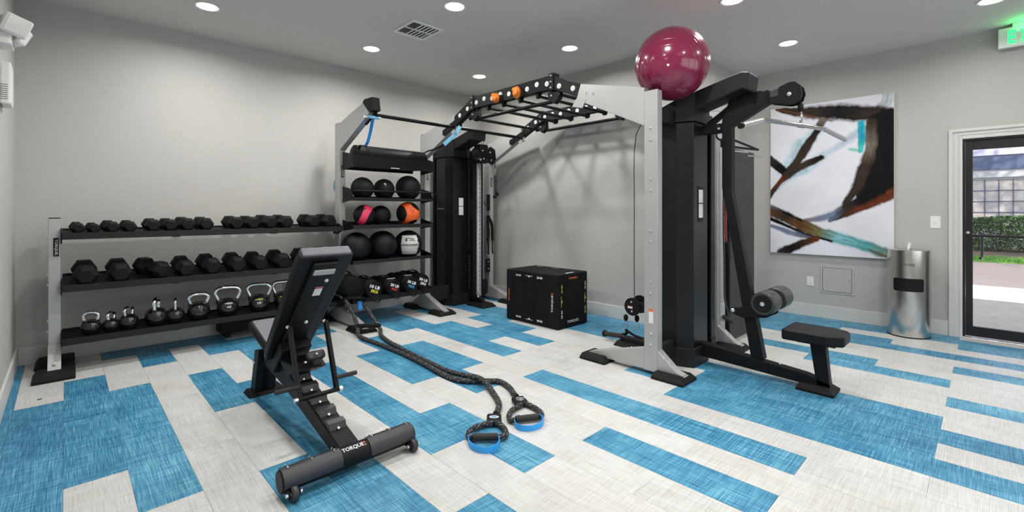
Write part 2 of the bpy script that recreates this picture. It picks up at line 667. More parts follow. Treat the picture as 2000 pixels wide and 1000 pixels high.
BLUE = {-1: [-4, -2, 0, 2, 4, 6, 8, 10], 0: [3, 5, 7], 1: [6, 8], 2: [5, 7, 11], 3: [10], 4: [11, 7, 3, 1], 5: [10, 6, 4, 2], 6: [9, 1],
        7: [4, 6], 8: [3, 9], 9: [6, 10], 10: [5, 7, 1, 11], 11: [6, 10], 12: [1, 3, 9, 11], 13: [6, 8, 10], 14: [7, 11, -3, -1, 1],
        15: [6, 10, 0, 2], 16: [7, -3, -1, 1], 17: [0, 2, 10, 8], 18: [5, 7, 9], 19: [4, 6, -2, -4], 20: [5, 7, 9], 21: [0, 10, 4, 6, 8],
        22: [1], 23: [-2, -4], 25: [-4, -2, 0, 2], 26: [1, 3], 27: [2, -2, -4], 28: [-3, -1, 1, 3], 29: [0, 2], 30: []}
gap = 0.0006
for k in range(-1, 31):
    x0, x1 = max(xk(k), XL), min(xk(k + 1), XD)
    if x1 - x0 < 0.02:
        continue
    j = -4 if k % 2 else -5
    while j < 12:
        y0, y1 = max(yj(j), -1.6), min(yj(j + 2), YA)
        jj = j
        j += 2
        if y1 - y0 < 0.02:
            continue
        xc, yc = (x0 + x1) / 2, (y0 + y1) / 2
        if xc > XB and yc > YJ + 0.1:
            continue
        d = xc * 0.696 + yc * 0.718
        if d < 0.25:
            continue
        blue = jj in BLUE.get(k, [])
        mb = MB().box(x0 + gap, x1 - gap, y0 + gap, y1 - gap, -0.0045, 0.0)
        o = mb.build('plank', M['plank_blue'] if blue else M['plank_white'], floor_base, (xc, yc, 0))
        o.location = (xc, yc, 0)
        if blue:
            o['label'] = 'blue woven vinyl plank'

struct('ceiling', MB().box(XL - 0.1, XD + 0.1, YF - 0.1, YA + 0.1, CEIL, CEIL + 0.12), M['ceil'])
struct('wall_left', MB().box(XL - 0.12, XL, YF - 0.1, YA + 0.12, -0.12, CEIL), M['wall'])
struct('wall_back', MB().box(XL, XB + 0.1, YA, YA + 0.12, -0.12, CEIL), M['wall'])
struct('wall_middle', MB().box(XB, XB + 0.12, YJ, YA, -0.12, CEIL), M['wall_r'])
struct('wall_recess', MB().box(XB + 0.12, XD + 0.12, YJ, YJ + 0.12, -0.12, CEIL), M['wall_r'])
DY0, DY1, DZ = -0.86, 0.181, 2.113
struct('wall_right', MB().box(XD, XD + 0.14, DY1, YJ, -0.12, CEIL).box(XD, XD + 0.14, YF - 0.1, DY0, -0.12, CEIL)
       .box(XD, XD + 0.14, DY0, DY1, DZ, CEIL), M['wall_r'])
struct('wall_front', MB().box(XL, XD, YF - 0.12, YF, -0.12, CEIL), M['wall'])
bh, bt = 0.158, 0.016
struct('baseboard_left', MB().box(XL, XL + bt, YF, YA, 0, bh), M['trim'], 0.003)
struct('baseboard_back', MB().box(XL + bt, XB, YA - bt, YA, 0, bh), M['trim'], 0.003)
struct('baseboard_middle', MB().box(XB - bt, XB, YJ, YA - bt, 0, bh), M['trim'], 0.003)
struct('baseboard_recess', MB().box(XB - bt, XD - bt, YJ - bt, YJ, 0, bh), M['trim'], 0.003)
struct('baseboard_right', MB().box(XD - bt, XD, 0.29, YJ, 0, bh), M['trim'], 0.003)
# door casing: stepped moulding
tb = MB()
for x0, a, b in ((0.014, 0.0, 0.107), (0.022, 0.0, 0.024), (0.019, 0.040, 0.060), (0.028, 0.078, 0.107)):
    yo0, yo1 = DY1 + a, DY1 + b
    tb.box(XD - x0, XD, yo0, yo1, 0, DZ + b)
    tb.box(XD - x0, XD, DY0 - b, DY0 - a, 0, DZ + b)
    tb.box(XD - x0, XD, DY0 - a, yo0, DZ + a, DZ + b)
struct('trim_1', tb, M['trim'], 0.002)

# ---- door 1 (black aluminium, glass)
door = Thing('door_1', '', '', (XD, DY1, 0))
del door.o['label'], door.o['category']
door.o['kind'] = 'structure'
g0, g1 = DY0 + 0.055, DY1 - 0.077
fx0, fx1 = XD + 0.02, XD + 0.065
door.part('frame', MB().box(XD + 0.0, XD + 0.10, DY1 - 0.02, DY1, 0.02, DZ).box(XD, XD + 0.1, DY0, DY0 + 0.02, 0.02, DZ)
          .box(XD, XD + 0.1, DY0 + 0.02, DY1 - 0.02, DZ - 0.02, DZ), M['aluminum'])
door.part('stile', MB().box(fx0, fx1, g1, DY1 - 0.022, 0.025, DZ - 0.022), M['aluminum'], bevel=0.003)
door.part('stile', MB().box(fx0, fx1, DY0 + 0.022, g0, 0.025, DZ - 0.022), M['aluminum'], bevel=0.003)
door.part('rail', MB().box(fx0, fx1, g0, g1, 1.996, DZ - 0.022), M['aluminum'], bevel=0.003)
door.part('rail', MB().box(fx0, fx1, g0, g1, 0.025, 0.129), M['aluminum'], bevel=0.003)
door.part('pane', MB().box(XD + 0.04, XD + 0.046, g0, g1, 0.129, 1.996), M['glass'])
door.part('push_bar', MB().box(fx0 - 0.045, fx0 - 0.02, g0 + 0.0, g1 + 0.0, 1.075, 1.10).box(fx0 - 0.045, fx0, g1 - 0.0, g1 + 0.025, 1.07, 1.105)
          .box(fx0 - 0.045, fx0, g0 - 0.025, g0, 1.07, 1.105), M['aluminum'], bevel=0.003)
door.part('pull_handle', MB().tube([(fx1, 0.05, 1.12), (fx1 + 0.05, 0.04, 1.11), (fx1 + 0.055, 0.035, 0.98), (fx1 + 0.05, 0.04, 0.86), (fx1, 0.05, 0.85)], 0.012), M['aluminum'])
door.part('lock_cylinder', MB().cyl((fx0, 0.14, 1.12), (fx0 - 0.01, 0.14, 1.12), 0.014), M['bolt'])
struct('threshold_1', MB().box(XD - 0.03, XD + 0.14, DY0, DY1, -0.004, 0.018), M['bolt'], 0.004)

# ================================================================== OUTSIDE
def ground(name, x0, x1, m, z=0.0):
    o = MB().box(x0, x1, -14, 10, -0.4, z).build(name, m)
    o['kind'] = 'structure'
    return o
ground('patio_slab', XD + 0.14, 10.1, M['concrete'], -0.01)
ground('walkway', 10.1, 11.9, M['walk'], 0.0)
ground('paving_strip', 11.9, 17.5, M['paving'], -0.01)
gr = ground('lawn_strip', 17.5, 18.9, M['grass'], 0.02)
ground('mulch_bed', 18.9, 24.5, M['mulch'], 0.03)
# grass blades
mb = MB()
for i in range(5000):
    x, y = random.uniform(17.5, 18.9), random.uniform(-3.5, 2.5)
    a, h = random.uniform(0, 2 * PI), random.uniform(0.04, 0.10)
    dx, dy = math.cos(a) * 0.012, math.sin(a) * 0.012
    mb.add([(x - dx, y - dy, 0.02), (x + dx, y + dy, 0.02), (x + dy * 3, y + dx * 3, 0.02 + h)], [(0, 1, 2)])
g = mb.build('grass', M['grass'], fix=False)
tag(g, 'strip of green grass blades outside the glass door, before the hedge', 'grass')
g['kind'] = 'stuff'
# clipped hedge of several shrubs
hedge = Thing('hedge', 'clipped dark green hedge under the window of the building outside', 'hedge', (22.1, -0.3, 0.03))
mb = MB()
for i in range(26000):
    x = random.uniform(21.5, 22.8)
    y = random.uniform(-4.0, 3.2)
    z = random.uniform(0.08, 1.13)
    face = random.random()
    if face < 0.6:
        x = 21.5 + random.random() ** 2 * 0.25
    elif face < 0.85:
        z = 1.13 - random.random() ** 2 * 0.18
    x += 0.10 * math.sin(y * 3.1) * (1 - abs(z - 0.6))
    z += 0.05 * math.sin(y * 2.3 + x)
    a, b = random.uniform(0, 2 * PI), random.uniform(-1, 1)
    u = Vector((math.cos(a), math.sin(a), b)).normalized() * 0.05
    t = Vector((-math.sin(a), math.cos(a), random.uniform(-0.7, 0.7))).normalized() * 0.025
    c = Vector((x, y, z))
    mb.add([c - u, c + t, c + u, c - t], [(0, 1, 2, 3)])
fo = hedge.part('foliage', mb, M['leaf'], fix=False)
fo['kind'] = 'stuff'
mb = MB()
for y in np.arange(-3.8, 3.2, 0.7):
    for a in range(4):
        mb.tube([(22.1, y, 0.0), (22.1 + 0.2 * math.cos(a * 1.6), y + 0.2 * math.sin(a * 1.6), 0.5), (22.1 + 0.4 * math.cos(a * 1.6), y + 0.3 * math.sin(a * 1.6), 0.95)], 0.018, n=6, sub=2)
st = hedge.part('stems', mb, M['mulch'])
st['kind'] = 'stuff'
# broad tree beside the path; it gives the dappled shade on paving and wall
tree = Thing('shade_tree', 'broad leafy tree beside the path outside the glass door', 'tree', (15.2, 3.4, 0))
tree.part('trunk', MB().tube([(15.2, 3.4, -0.1), (15.15, 3.3, 1.5), (15.2, 3.0, 3.2), (15.3, 2.4, 5.0), (15.4, 1.6, 6.4)], lambda t: 0.24 - 0.16 * t, n=12), M['mulch'])
for a, b, c_ in ((1.2, -2.5, 7.0), (-2.2, -2.0, 6.8), (2.4, 1.2, 6.6), (-1.8, 1.5, 6.9)):
    tree.part('branch', MB().tube([(15.25, 2.6, 4.4), (15.3 + a * 0.5, 2.4 + b * 0.5, 5.6), (15.3 + a, 2.0 + b, c_)], lambda t: 0.10 - 0.07 * t, n=8), M['mulch'])
rt = random.Random(11)
mb = MB()
clumps = [(15.4 + rt.gauss(0, 2.0), 0.8 + rt.gauss(0, 3.2), 7.0 + rt.gauss(0, 0.7)) for _ in range(70)]
for i in range(9000):
    q = clumps[i % len(clumps)]
    c = Vector((q[0] + rt.gauss(0, 0.45), q[1] + rt.gauss(0, 0.45), max(5.0, q[2] + rt.gauss(0, 0.3))))
    a = rt.uniform(0, 2 * PI)
    u = Vector((math.cos(a), math.sin(a), rt.uniform(-0.4, 0.4))) * 0.13
    t = Vector((-math.sin(a), math.cos(a), rt.uniform(-0.4, 0.4))) * 0.07
    mb.add([c - u, c + t, c + u, c - t], [(0, 1, 2, 3)])
fo = tree.part('foliage', mb, M['leaf'], fix=False)
fo['kind'] = 'stuff'
bld = Thing('building', 'lavender sided building with a white gridded window seen through the door', 'building', (23.5, 0, 0))
bld.part('wall', MB().box(23.56, 23.9, -12, 8, 0, 6.0), M['siding'])
for q in range(4):
    bld.part('siding_board', MB().box(23.40 - 0.0, 23.56, -12, 8, 3.30 + q * 0.34, 3.62 + q * 0.34), M['siding'], bevel=0.01)
bld.part('fascia', MB().box(23.30, 23.56, -12, 8, 2.80, 3.24), M['fascia'])
bld.part('header_board', MB().box(23.36, 23.56, -12, 8, 2.52, 2.80), M['wframe'], bevel=0.01)
for wy in (-2.75, -1.05, 0.65):
    fr = bld.part('window', MB().box(23.46, 23.56, wy, wy + 0.07, 0.9, 2.52).box(23.46, 23.56, wy + 1.45, wy + 1.52, 0.9, 2.52)
                  .box(23.46, 23.56, wy, wy + 1.52, 2.45, 2.52).box(23.44, 23.56, wy - 0.03, wy + 1.55, 0.84, 0.92), M['wframe'])
    for a in range(4):
        for b in range(4):
            y0 = wy + 0.07 + a * 0.345
            z0 = 0.92 + b * 0.383
            bld.part('pane', MB().box(23.50, 23.52, y0 + 0.012, y0 + 0.333, z0 + 0.012, z0 + 0.371), M['wpane'], fr)
    bld.part('muntin_grid', MB().box(23.47, 23.535, wy + 0.404, wy + 0.426, 0.92, 2.45).box(23.47, 23.535, wy + 0.749, wy + 0.771, 0.92, 2.45).box(23.47, 23.535, wy + 1.094, wy + 1.116, 0.92, 2.45)
             .box(23.47, 23.535, wy + 0.07, wy + 1.45, 1.292, 1.314).box(23.47, 23.535, wy + 0.07, wy + 1.45, 1.675, 1.697).box(23.47, 23.535, wy + 0.07, wy + 1.45, 2.058, 2.08), M['fascia'], fr)

# ================================================================== CEILING FITTINGS
def ceiling_light(x, y, label, lit=1.0):
    T = Thing('ceiling_light', label, 'ceiling light', (x, y, CEIL), group='recessed round ceiling lights')
    T.part('trim_ring', MB().lathe([(0.082, 0.0), (0.100, 0.0), (0.104, -0.004), (0.098, -0.009), (0.084, -0.006), (0.082, 0.0)], (x, y, CEIL)), M['plastic'])
    T.part('diffuser', MB().lathe([(0.0, -0.0035), (0.083, -0.0035), (0.083, -0.0005)], (x, y, CEIL)), M['led'])
    ld = bpy.data.lights.new('ceiling_lamp', 'AREA')
    ld.shape = 'DISK'
    ld.size = 0.16
    ld.energy = LAMP_POWER * lit
    ld.color = (1.0, 0.972, 0.938)
    ld.spread = math.radians(165)
    lo = bpy.data.objects.new('ceiling_lamp', ld)
    lo.parent = T.o
    lo.location = (0, 0, -0.012)
    COL.objects.link(lo)


for x, y, lb in ((0.93, 4.95, 'round ceiling light at upper left, leftmost of the row along the dumbbell wall'),
                 (2.53, 4.93, 'round ceiling light in front of the back wall, between vent and dumbbell wall'),
                 (4.12, 4.90, 'round ceiling light above the far end of the monkey bars'),
                 (2.55, 3.38, 'round ceiling light nearest the square vent, at the top edge of the view'),
                 (4.15, 3.33, 'round ceiling light above the monkey bars, left of the burgundy ball'),
                 (5.77, 1.54, 'round ceiling light over the hanging pulldown bar, right of the burgundy ball'),
                 (4.24, 1.57, 'round ceiling light cut by the top edge, above and right of the burgundy ball'),
                 (5.89, -0.03, 'round ceiling light cut by the top edge beside the exit sign'),
                 (4.24, -0.03, 'round ceiling light behind the viewpoint on the right'),
                 (2.55, -0.2, 'round ceiling light behind the viewpoint in the middle'),
                 (1.2, -0.9, 'round ceiling light behind the viewpoint near the left wall'),
                 (0.93, 3.35, 'round ceiling light over the left floor, outside the view by the left wall'),
                 (0.93, 1.55, 'round ceiling light nearest the viewpoint by the left wall'),
                 (2.55, 1.55, 'round ceiling light overhead of the bench, outside the view')):
    ceiling_light(x, y, lb, 0.62 if x > 5.5 else 1.0)

# vent
T = Thing('ceiling_vent', 'white square air vent in the ceiling with louvred quarters', 'vent', (2.62, 4.08, CEIL))
vx0, vx1, vy0, vy1 = 2.43, 2.80, 3.89, 4.28
T.part('frame', MB().box(vx0, vx1, vy0, vy0 + 0.03, CEIL - 0.012, CEIL).box(vx0, vx1, vy1 - 0.03, vy1, CEIL - 0.012, CEIL)
       .box(vx0, vx0 + 0.03, vy0 + 0.03, vy1 - 0.03, CEIL - 0.012, CEIL).box(vx1 - 0.03, vx1, vy0 + 0.03, vy1 - 0.03, CEIL - 0.012, CEIL), M['plastic'], bevel=0.003)
T.part('backing', MB().box(vx0 + 0.03, vx1 - 0.03, vy0 + 0.03, vy1 - 0.03, CEIL - 0.002, CEIL - 0.0005), M['black'])
cx, cy = (vx0 + vx1) / 2, (vy0 + vy1) / 2
for i in range(9):
    a = vy0 + 0.042 + i * 0.036
    if i == 4:
        T.part('divider', MB().box(vx0 + 0.03, vx1 - 0.03, cy - 0.005, cy + 0.005, CEIL - 0.012, CEIL - 0.002), M['plastic'])
        continue
    T.part('louvre', MB().obox((vx0 + 0.075, a, CEIL - 0.007), (1, 0, 0), (0, 1, 0.5), (0, -0.5, 1), 0.045, 0.007, 0.001), M['plastic'])
for i in range(5):
    a = vx0 + 0.14 + i * 0.042
    T.part('louvre', MB().obox((a, cy - 0.08, CEIL - 0.007), (0, 1, 0), (1, 0, 0.3), (-0.3, 0, 1), 0.075, 0.018, 0.001), M['plastic'])
    T.part('louvre', MB().obox((a, cy + 0.08, CEIL - 0.007), (0, 1, 0), (1, 0, 0.3), (-0.3, 0, 1), 0.075, 0.018, 0.001), M['plastic'])

# exit sign
T = Thing('exit_sign', 'white exit sign with green glowing letters above the glass door', 'sign', (6.80, -0.28, CEIL))
T.part('housing', MB().box(6.775, 6.82, -0.50, -0.078, 2.985, 3.185), M['plastic'], bevel=0.006)
T.part('canopy', MB().box(6.76, 6.84, -0.38, -0.175, 3.185, CEIL), M['plastic'], bevel=0.006)
for ch, yc in (('E', -0.175), ('X', -0.255), ('I', -0.325), ('T', -0.385)):
    lettering(T, ch, (6.7735, yc, 3.085), (0, -1, 0), (0, 0, 1), 0.055 if ch != 'I' else 0.018, 0.13, M['exit'], bold=0.03)
gl = bpy.data.lights.new('exit_sign_lamp', 'AREA')
gl.size = 0.2
gl.energy = 1.1
gl.color = (0.05, 1.0, 0.2)
glo = bpy.data.objects.new('exit_sign_lamp', gl)
glo.parent = T.o
glo.location = (-0.06, -0.02, -0.10)
glo.rotation_euler = Vector((-0.5, 0, 1)).to_track_quat('-Z', 'Y').to_euler()
COL.objects.link(glo)

# emergency light
T = Thing('emergency_light', 'white twin head emergency light high on the left wall', 'light', (XL, 4.40, 2.5))
T.part('body', MB().box(XL, -0.245, 4.32, 4.52, 2.41, 2.575), M['plastic'], bevel=0.012)
T.part('mount', MB().cyl((-0.29, 4.40, 2.585), (-0.26, 4.33, 2.585), 0.025), M['plastic'])
dh = V(0.25, -0.9, -0.25).normalized()
sd = dh.cross(V(0.3, 0, 1)).normalized()
ud = sd.cross(dh).normalized()
hc = V(-0.228, 4.31, 2.530)
h1 = T.part('lamp_head', MB().obox(hc, sd, dh, ud, 0.066, 0.03, 0.062), M['plastic'], bevel=0.014, seg=3)
T.part('lens', MB().obox(hc + dh * 0.031, sd, dh, ud, 0.053, 0.004, 0.050), M['lens'], h1, bevel=0.004)
d2 = V(0.8, 0.5, -0.45).normalized()
s2 = d2.cross(V(0, 0, 1)).normalized()
u2 = s2.cross(d2).normalized()
hc = V(-0.222, 4.44, 2.488)
h2 = T.part('lamp_head', MB().obox(hc, s2, d2, u2, 0.060, 0.026, 0.056), M['plastic'], bevel=0.014, seg=3)
T.part('lens', MB().obox(hc + d2 * 0.027, s2, d2, u2, 0.053, 0.004, 0.050), M['lens'], h2, bevel=0.004)

T = Thing('wall_chime', 'white louvred alarm sounder box on the left wall below the emergency light', 'alarm box', (XL, 4.60, 2.05))
T.part('housing', MB().box(XL, -0.258, 4.49, 4.70, 2.055, 2.335), M['plastic'], bevel=0.012)
for i in range(8):
    T.part('slot', MB().box(XL + 0.004, -0.272, 4.4885, 4.489, 2.085 + i * 0.0135, 2.0885 + i * 0.0135), M['guard'])

# ================================================================== RIGHT WALL
def uvp(x, y):      # old crop coordinates of the canvas to 0..1
    u = (x - 22) / 705
    yt = 100 - (x - 22) * 0.125
    yb = 917 + (x - 22) * 0.054
    return u, (y - yt) / (yb - yt)


def canvas():
    nx, ny = 210, 300
    x0, x1, z0, z1 = 0.743, 2.031, 0.794, 2.712
    uu, vv = np.meshgrid(np.linspace(0, 1, nx), np.linspace(0, 1, ny))
    rng = np.random.RandomState(3)

    def fbm(fx, fy, seed):
        r = np.random.RandomState(seed)
        out = np.zeros_like(uu)
        amp = 1
        for o in range(4):
            gx, gy = int(fx * 2 ** o) + 2, int(fy * 2 ** o) + 2
            g = r.rand(gy + 1, gx + 1)
            X, Y = uu * (gx - 1), vv * (gy - 1)
            xi, yi = X.astype(int), Y.astype(int)
            fx_, fy_ = X - xi, Y - yi
            fx_, fy_ = fx_ * fx_ * (3 - 2 * fx_), fy_ * fy_ * (3 - 2 * fy_)
            out += amp * ((g[yi, xi] * (1 - fx_) + g[yi, xi + 1] * fx_) * (1 - fy_) + (g[yi + 1, xi] * (1 - fx_) + g[yi + 1, xi + 1] * fx_) * fy_)
            amp *= 0.5
        return out / 1.9
    n1, n2, n3 = fbm(3, 4, 1), fbm(9, 14, 2), fbm(30, 40, 5)
    C = np.zeros(uu.shape + (3,))
    base = np.array(srgb(226, 227, 234))
    C[:] = base
    C *= (0.86 + 0.22 * n1)[..., None]
    C[..., 2] *= 1.0 + 0.03 * n2

    def stroke(pts, wid, cols, soft=0.35, alpha=1.0, rough=0.5, seed=0):
        nonlocal C
        P = [uvp(*p) for p in pts]
        asp = 1.49
        best = np.full(uu.shape, 9.0)
        tt = np.zeros(uu.shape)
        wd = np.full(uu.shape, 0.01)
        n = len(P) - 1
        W = wid if isinstance(wid, list) else [wid] * len(P)
        for i in range(n):
            ax, ay = P[i][0], P[i][1] * asp
            bx, by = P[i + 1][0], P[i + 1][1] * asp
            dx, dy = bx - ax, by - ay
            t = np.clip(((uu - ax) * dx + (vv * asp - ay) * dy) / (dx * dx + dy * dy), 0, 1)
            d = np.hypot(uu - ax - dx * t, vv * asp - ay - dy * t)
            ww = (W[i] * (1 - t) + W[i + 1] * t) / 705 / 2
            q = d / ww
            m = q < best
            best = np.where(m, q, best)
            tt = np.where(m, (i + t) / n, tt)
        edge = best + (n2 - 0.5) * rough + (n3 - 0.5) * rough * 0.8
        a = np.clip((1.0 + soft / 2 - edge) / soft, 0, 1) * alpha
        cc = np.zeros(uu.shape + (3,))
        ks = np.linspace(0, 1, len(cols))
        for ch in range(3):
            cc[..., ch] = np.interp(tt, ks, [c[ch] for c in cols])
        streak = np.sin(best * 9 + tt * 3 + n2 * 7) * 0.5 + 0.5
        cc *= (0.55 + 0.6 * streak * n3 + 0.35 * n2)[..., None]
        C = C * (1 - a[..., None]) + cc * a[..., None]
    K = srgb(12, 12, 15)
    DB = srgb(56, 44, 38)
    BR = srgb(112, 74, 44)
    RU = srgb(104, 50, 26)
    TE = srgb(40, 170, 196)
    PT = srgb(130, 190, 200)
    SL = srgb(96, 112, 140)
    PB = srgb(178, 200, 218)
    GR = srgb(120, 110, 98)
    stroke([(560, 225), (440, 310), (330, 372)], [50, 40, 30], [PB, PB, PB], 1.0, 0.7)
    stroke([(210, 300), (140, 400)], [70, 50], [PB, PB], 1.2, 0.6)
    stroke([(60, 560), (150, 480), (250, 450)], 26, [PB, PB, PB], 1.0, 0.7)
    stroke([(700, 10), (690, 70), (640, 120)], 55, [srgb(185, 192, 200)] * 2, 0.6, 0.8)
    stroke([(60, 100), (110, 104), (260, 118), (430, 116), (640, 135), (760, 150)], [14, 40, 84, 104, 92, 84], [BR, DB, DB, K, DB, K], 0.5)
    stroke([(100, 104), (300, 145), (400, 165)], [10, 16, 10], [BR, BR, GR], 0.9, 0.8)
    stroke([(700, 150), (700, 350), (690, 500), (640, 570)], [110, 130, 130, 110], [K, K, K, K], 0.25)
    stroke([(640, 170), (640, 330), (620, 480), (560, 590)], [100, 90, 80, 60], [K, K, K, K], 0.3)
    stroke([(612, 180), (612, 300), (585, 420), (540, 540), (480, 640)], [56, 60, 66, 62, 40], [DB, GR, DB, DB, DB], 0.5)
    stroke([(740, 575), (640, 620), (540, 660), (440, 710), (390, 735)], [60, 66, 70, 44, 30], [RU, RU, RU, DB, SL], 0.4)
    stroke([(660, 560), (560, 620), (480, 660)], [60, 60, 40], [K, K, DB], 0.5)
    stroke([(240, 735), (330, 725), (420, 700), (465, 665)], [22, 44, 50, 40], [GR, SL, SL, DB], 0.7, 0.9)
    stroke([(562, 182), (564, 260), (560, 340)], [40, 38, 30], [TE, TE, srgb(70, 200, 190)], 0.5)
    stroke([(500, 330), (540, 335)], 18, [srgb(90, 210, 190)] * 2, 1.0, 0.7)
    stroke([(345, 165), (320, 215), (255, 310), (185, 410), (120, 470)], [36, 30, 44, 48, 44], [GR, K, DB, DB, DB], 0.45)
    stroke([(22, 390), (70, 425), (130, 468)], [44, 48, 44], [DB, K, K], 0.45)
    stroke([(340, 370), (260, 440), (150, 480)], [50, 60, 66], [PB, srgb(150, 200, 215), PB], 0.9, 0.5)
    stroke([(330, 200), (240, 300), (150, 440), (90, 440)], [60, 84, 80, 60], [srgb(160, 205, 215)] * 3, 0.9, 0.5)
    stroke([(345, 165), (320, 215), (255, 310), (185, 410), (120, 470)], [46, 44, 54, 56, 50], [GR, K, DB, DB, DB], 0.45)
    stroke([(22, 385), (70, 425), (130, 468)], [56, 56, 50], [DB, K, K], 0.45)
    stroke([(340, 375), (260, 410), (180, 445), (130, 475)], [34, 54, 54, 50], [K, DB, DB, DB], 0.45)
    stroke([(140, 470), (90, 510), (40, 565), (15, 600)], [50, 34, 32, 30], [DB, RU, DB, DB], 0.45)
    stroke([(10, 672), (120, 715), (230, 770), (330, 805), (440, 838), (580, 880), (730, 935)], [72, 84, 82, 78, 80, 70, 62],
           [BR, DB, BR, srgb(110, 110, 70), PT, srgb(90, 165, 170), srgb(130, 140, 120)], 0.4)
    stroke([(10, 650), (110, 690), (220, 735)], 14, [SL, K, K], 0.9, 0.9)
    stroke([(20, 725), (140, 770), (240, 812), (400, 855)], [26, 22, 18, 12], [K, K, K, K], 0.6)
    stroke([(30, 765), (150, 805), (300, 838)], [24, 40, 26], [SL, SL, DB], 0.8, 0.9)
    stroke([(310, 840), (230, 865), (160, 895), (100, 922)], [40, 54, 62, 76], [RU, DB, K, DB], 0.45)
    stroke([(600, 900), (700, 945)], 12, [BR, BR], 1.0, 0.7)
    C = np.clip(C, 0.003, 0.95)
    x = XD - 0.045
    vs = [(x, x1 - u * (x1 - x0), z1 - v * (z1 - z0)) for v in np.linspace(0, 1, ny) for u in np.linspace(0, 1, nx)]
    fs = [(j * nx + i, (j + 1) * nx + i, (j + 1) * nx + i + 1, j * nx + i + 1) for j in range(ny - 1) for i in range(nx - 1)]
    me = bpy.data.meshes.new('painted_face')
    org = Vector((XD, 1.387, 0.794))
    me.from_pydata([tuple(Vector(p) - org) for p in vs], [], fs)
    ca = me.color_attributes.new('paint', 'FLOAT_COLOR', 'POINT')
    arr = np.ones((ny * nx, 4), dtype=np.float32)
    arr[:, :3] = C.reshape(-1, 3)
    ca.data.foreach_set('color', arr.ravel())
    m, n, l, b = new_mat('acrylic_paint')
    at = n.new('ShaderNodeVertexColor')
    at.layer_name = 'paint'
    l.new(at.outputs['Color'], b.inputs['Base Color'])
    b.inputs['Roughness'].default_value = 0.6
    b.inputs['Specular IOR Level'].default_value = 0.15
    me.materials.append(m)
    T = Thing('painting', 'large abstract canvas with black, brown and teal brush strokes on the right wall', 'painting', org)
    T.part('stretched_canvas', MB().box(XD - 0.0445, XD - 0.002, x0, x1, z0, z1), M['plastic'])
    ob = bpy.data.objects.new('painted_face', me)
    ob.parent = T.o
    COL.objects.link(ob)


canvas()

T = Thing('access_panel', 'grey painted access panel low on the wall under the painting', 'panel', (XD, 1.30, 0.32))
T.part('frame', MB().box(XD - 0.006, XD, 1.12, 1.47, 0.318, 0.661), M['wall_r'], bevel=0.002)
T.part('seam', MB().box(XD - 0.0068, XD - 0.004, 1.143, 1.447, 0.340, 0.639), M['seam'])
T.part('panel_door', MB().box(XD - 0.010, XD - 0.004, 1.148, 1.442, 0.345, 0.634), M['wall_r'], bevel=0.002)
T.part('latch', MB().cyl((XD - 0.012, 1.165, 0.49), (XD - 0.009, 1.165, 0.49), 0.007), M['bolt'])


def outlet(loc, ax, nrm, label, switch=False, w=0.038, h=0.058):
    """wall plate: ax = unit vector along wall, nrm = out of wall"""
    T = Thing('light_switch' if switch else 'power_outlet', label, 'switch' if switch else 'outlet', loc)
    c, ax, nrm = Vector(loc), Vector(ax), Vector(nrm)
    T.part('plate', MB().obox(c + nrm * 0.003, ax, nrm, U_, w, 0.003, h), M['plastic'], bevel=0.002)
    if switch:
        T.part('toggle', MB().obox(c + nrm * 0.010, ax, nrm, U_, 0.005, 0.007, 0.011), M['plastic'], bevel=0.001)
    else:
        for s in (-1, 1):
            r = T.part('receptacle', MB().obox(c + nrm * 0.006 + U_ * s * 0.021, ax, nrm, U_, 0.017, 0.002, 0.015), M['plastic'], bevel=0.003)
            T.part('slots', MB().obox(c + nrm * 0.0082 + U_ * (s * 0.021 + 0.002) + ax * 0.006, ax, nrm, U_, 0.0012, 0.0004, 0.005)
                   .obox(c + nrm * 0.0082 + U_ * (s * 0.021 + 0.002) - ax * 0.006, ax, nrm, U_, 0.0012, 0.0004, 0.005), M['rubber'], r)


outlet((XD, 1.58, 0.448), (0, 1, 0), (-1, 0, 0), 'white power outlet on the right wall left of the access panel')
outlet((XD, 0.395, 1.225), (0, 1, 0), (-1, 0, 0), 'white light switch between the painting and the door casing', True, 0.042, 0.066)
outlet((1.82, YA, 0.455), (1, 0, 0), (0, -1, 0), 'white power outlet on the back wall behind the kettlebells')

# waste bin
cx, cy, ay_, ax_ = 6.60, 0.595, 0.182, 0.20
T = Thing('trash_can', 'oval brushed steel trash can standing by the door with a wipe on top', 'trash can', (cx, cy, 0))


def oval(z, k=1.0, n=56):
    return [(cx + math.cos(2 * PI * i / n) * ax_ * k, cy + math.sin(2 * PI * i / n) * ay_ * k, z) for i in range(n)]


def ovals(levels):
    mb = MB()
    n = 56
    vs = []
    for z, k in levels:
        vs += oval(z, k)
    fs = [(a * n + i, a * n + (i + 1) % n, (a + 1) * n + (i + 1) % n, (a + 1) * n + i) for a in range(len(levels) - 1) for i in range(n)]
    mb.add(vs, fs, True)
    mb.add(vs[:n], [tuple(range(n - 1, -1, -1))])
    mb.add(vs[-n:], [tuple(range(n))])
    return mb


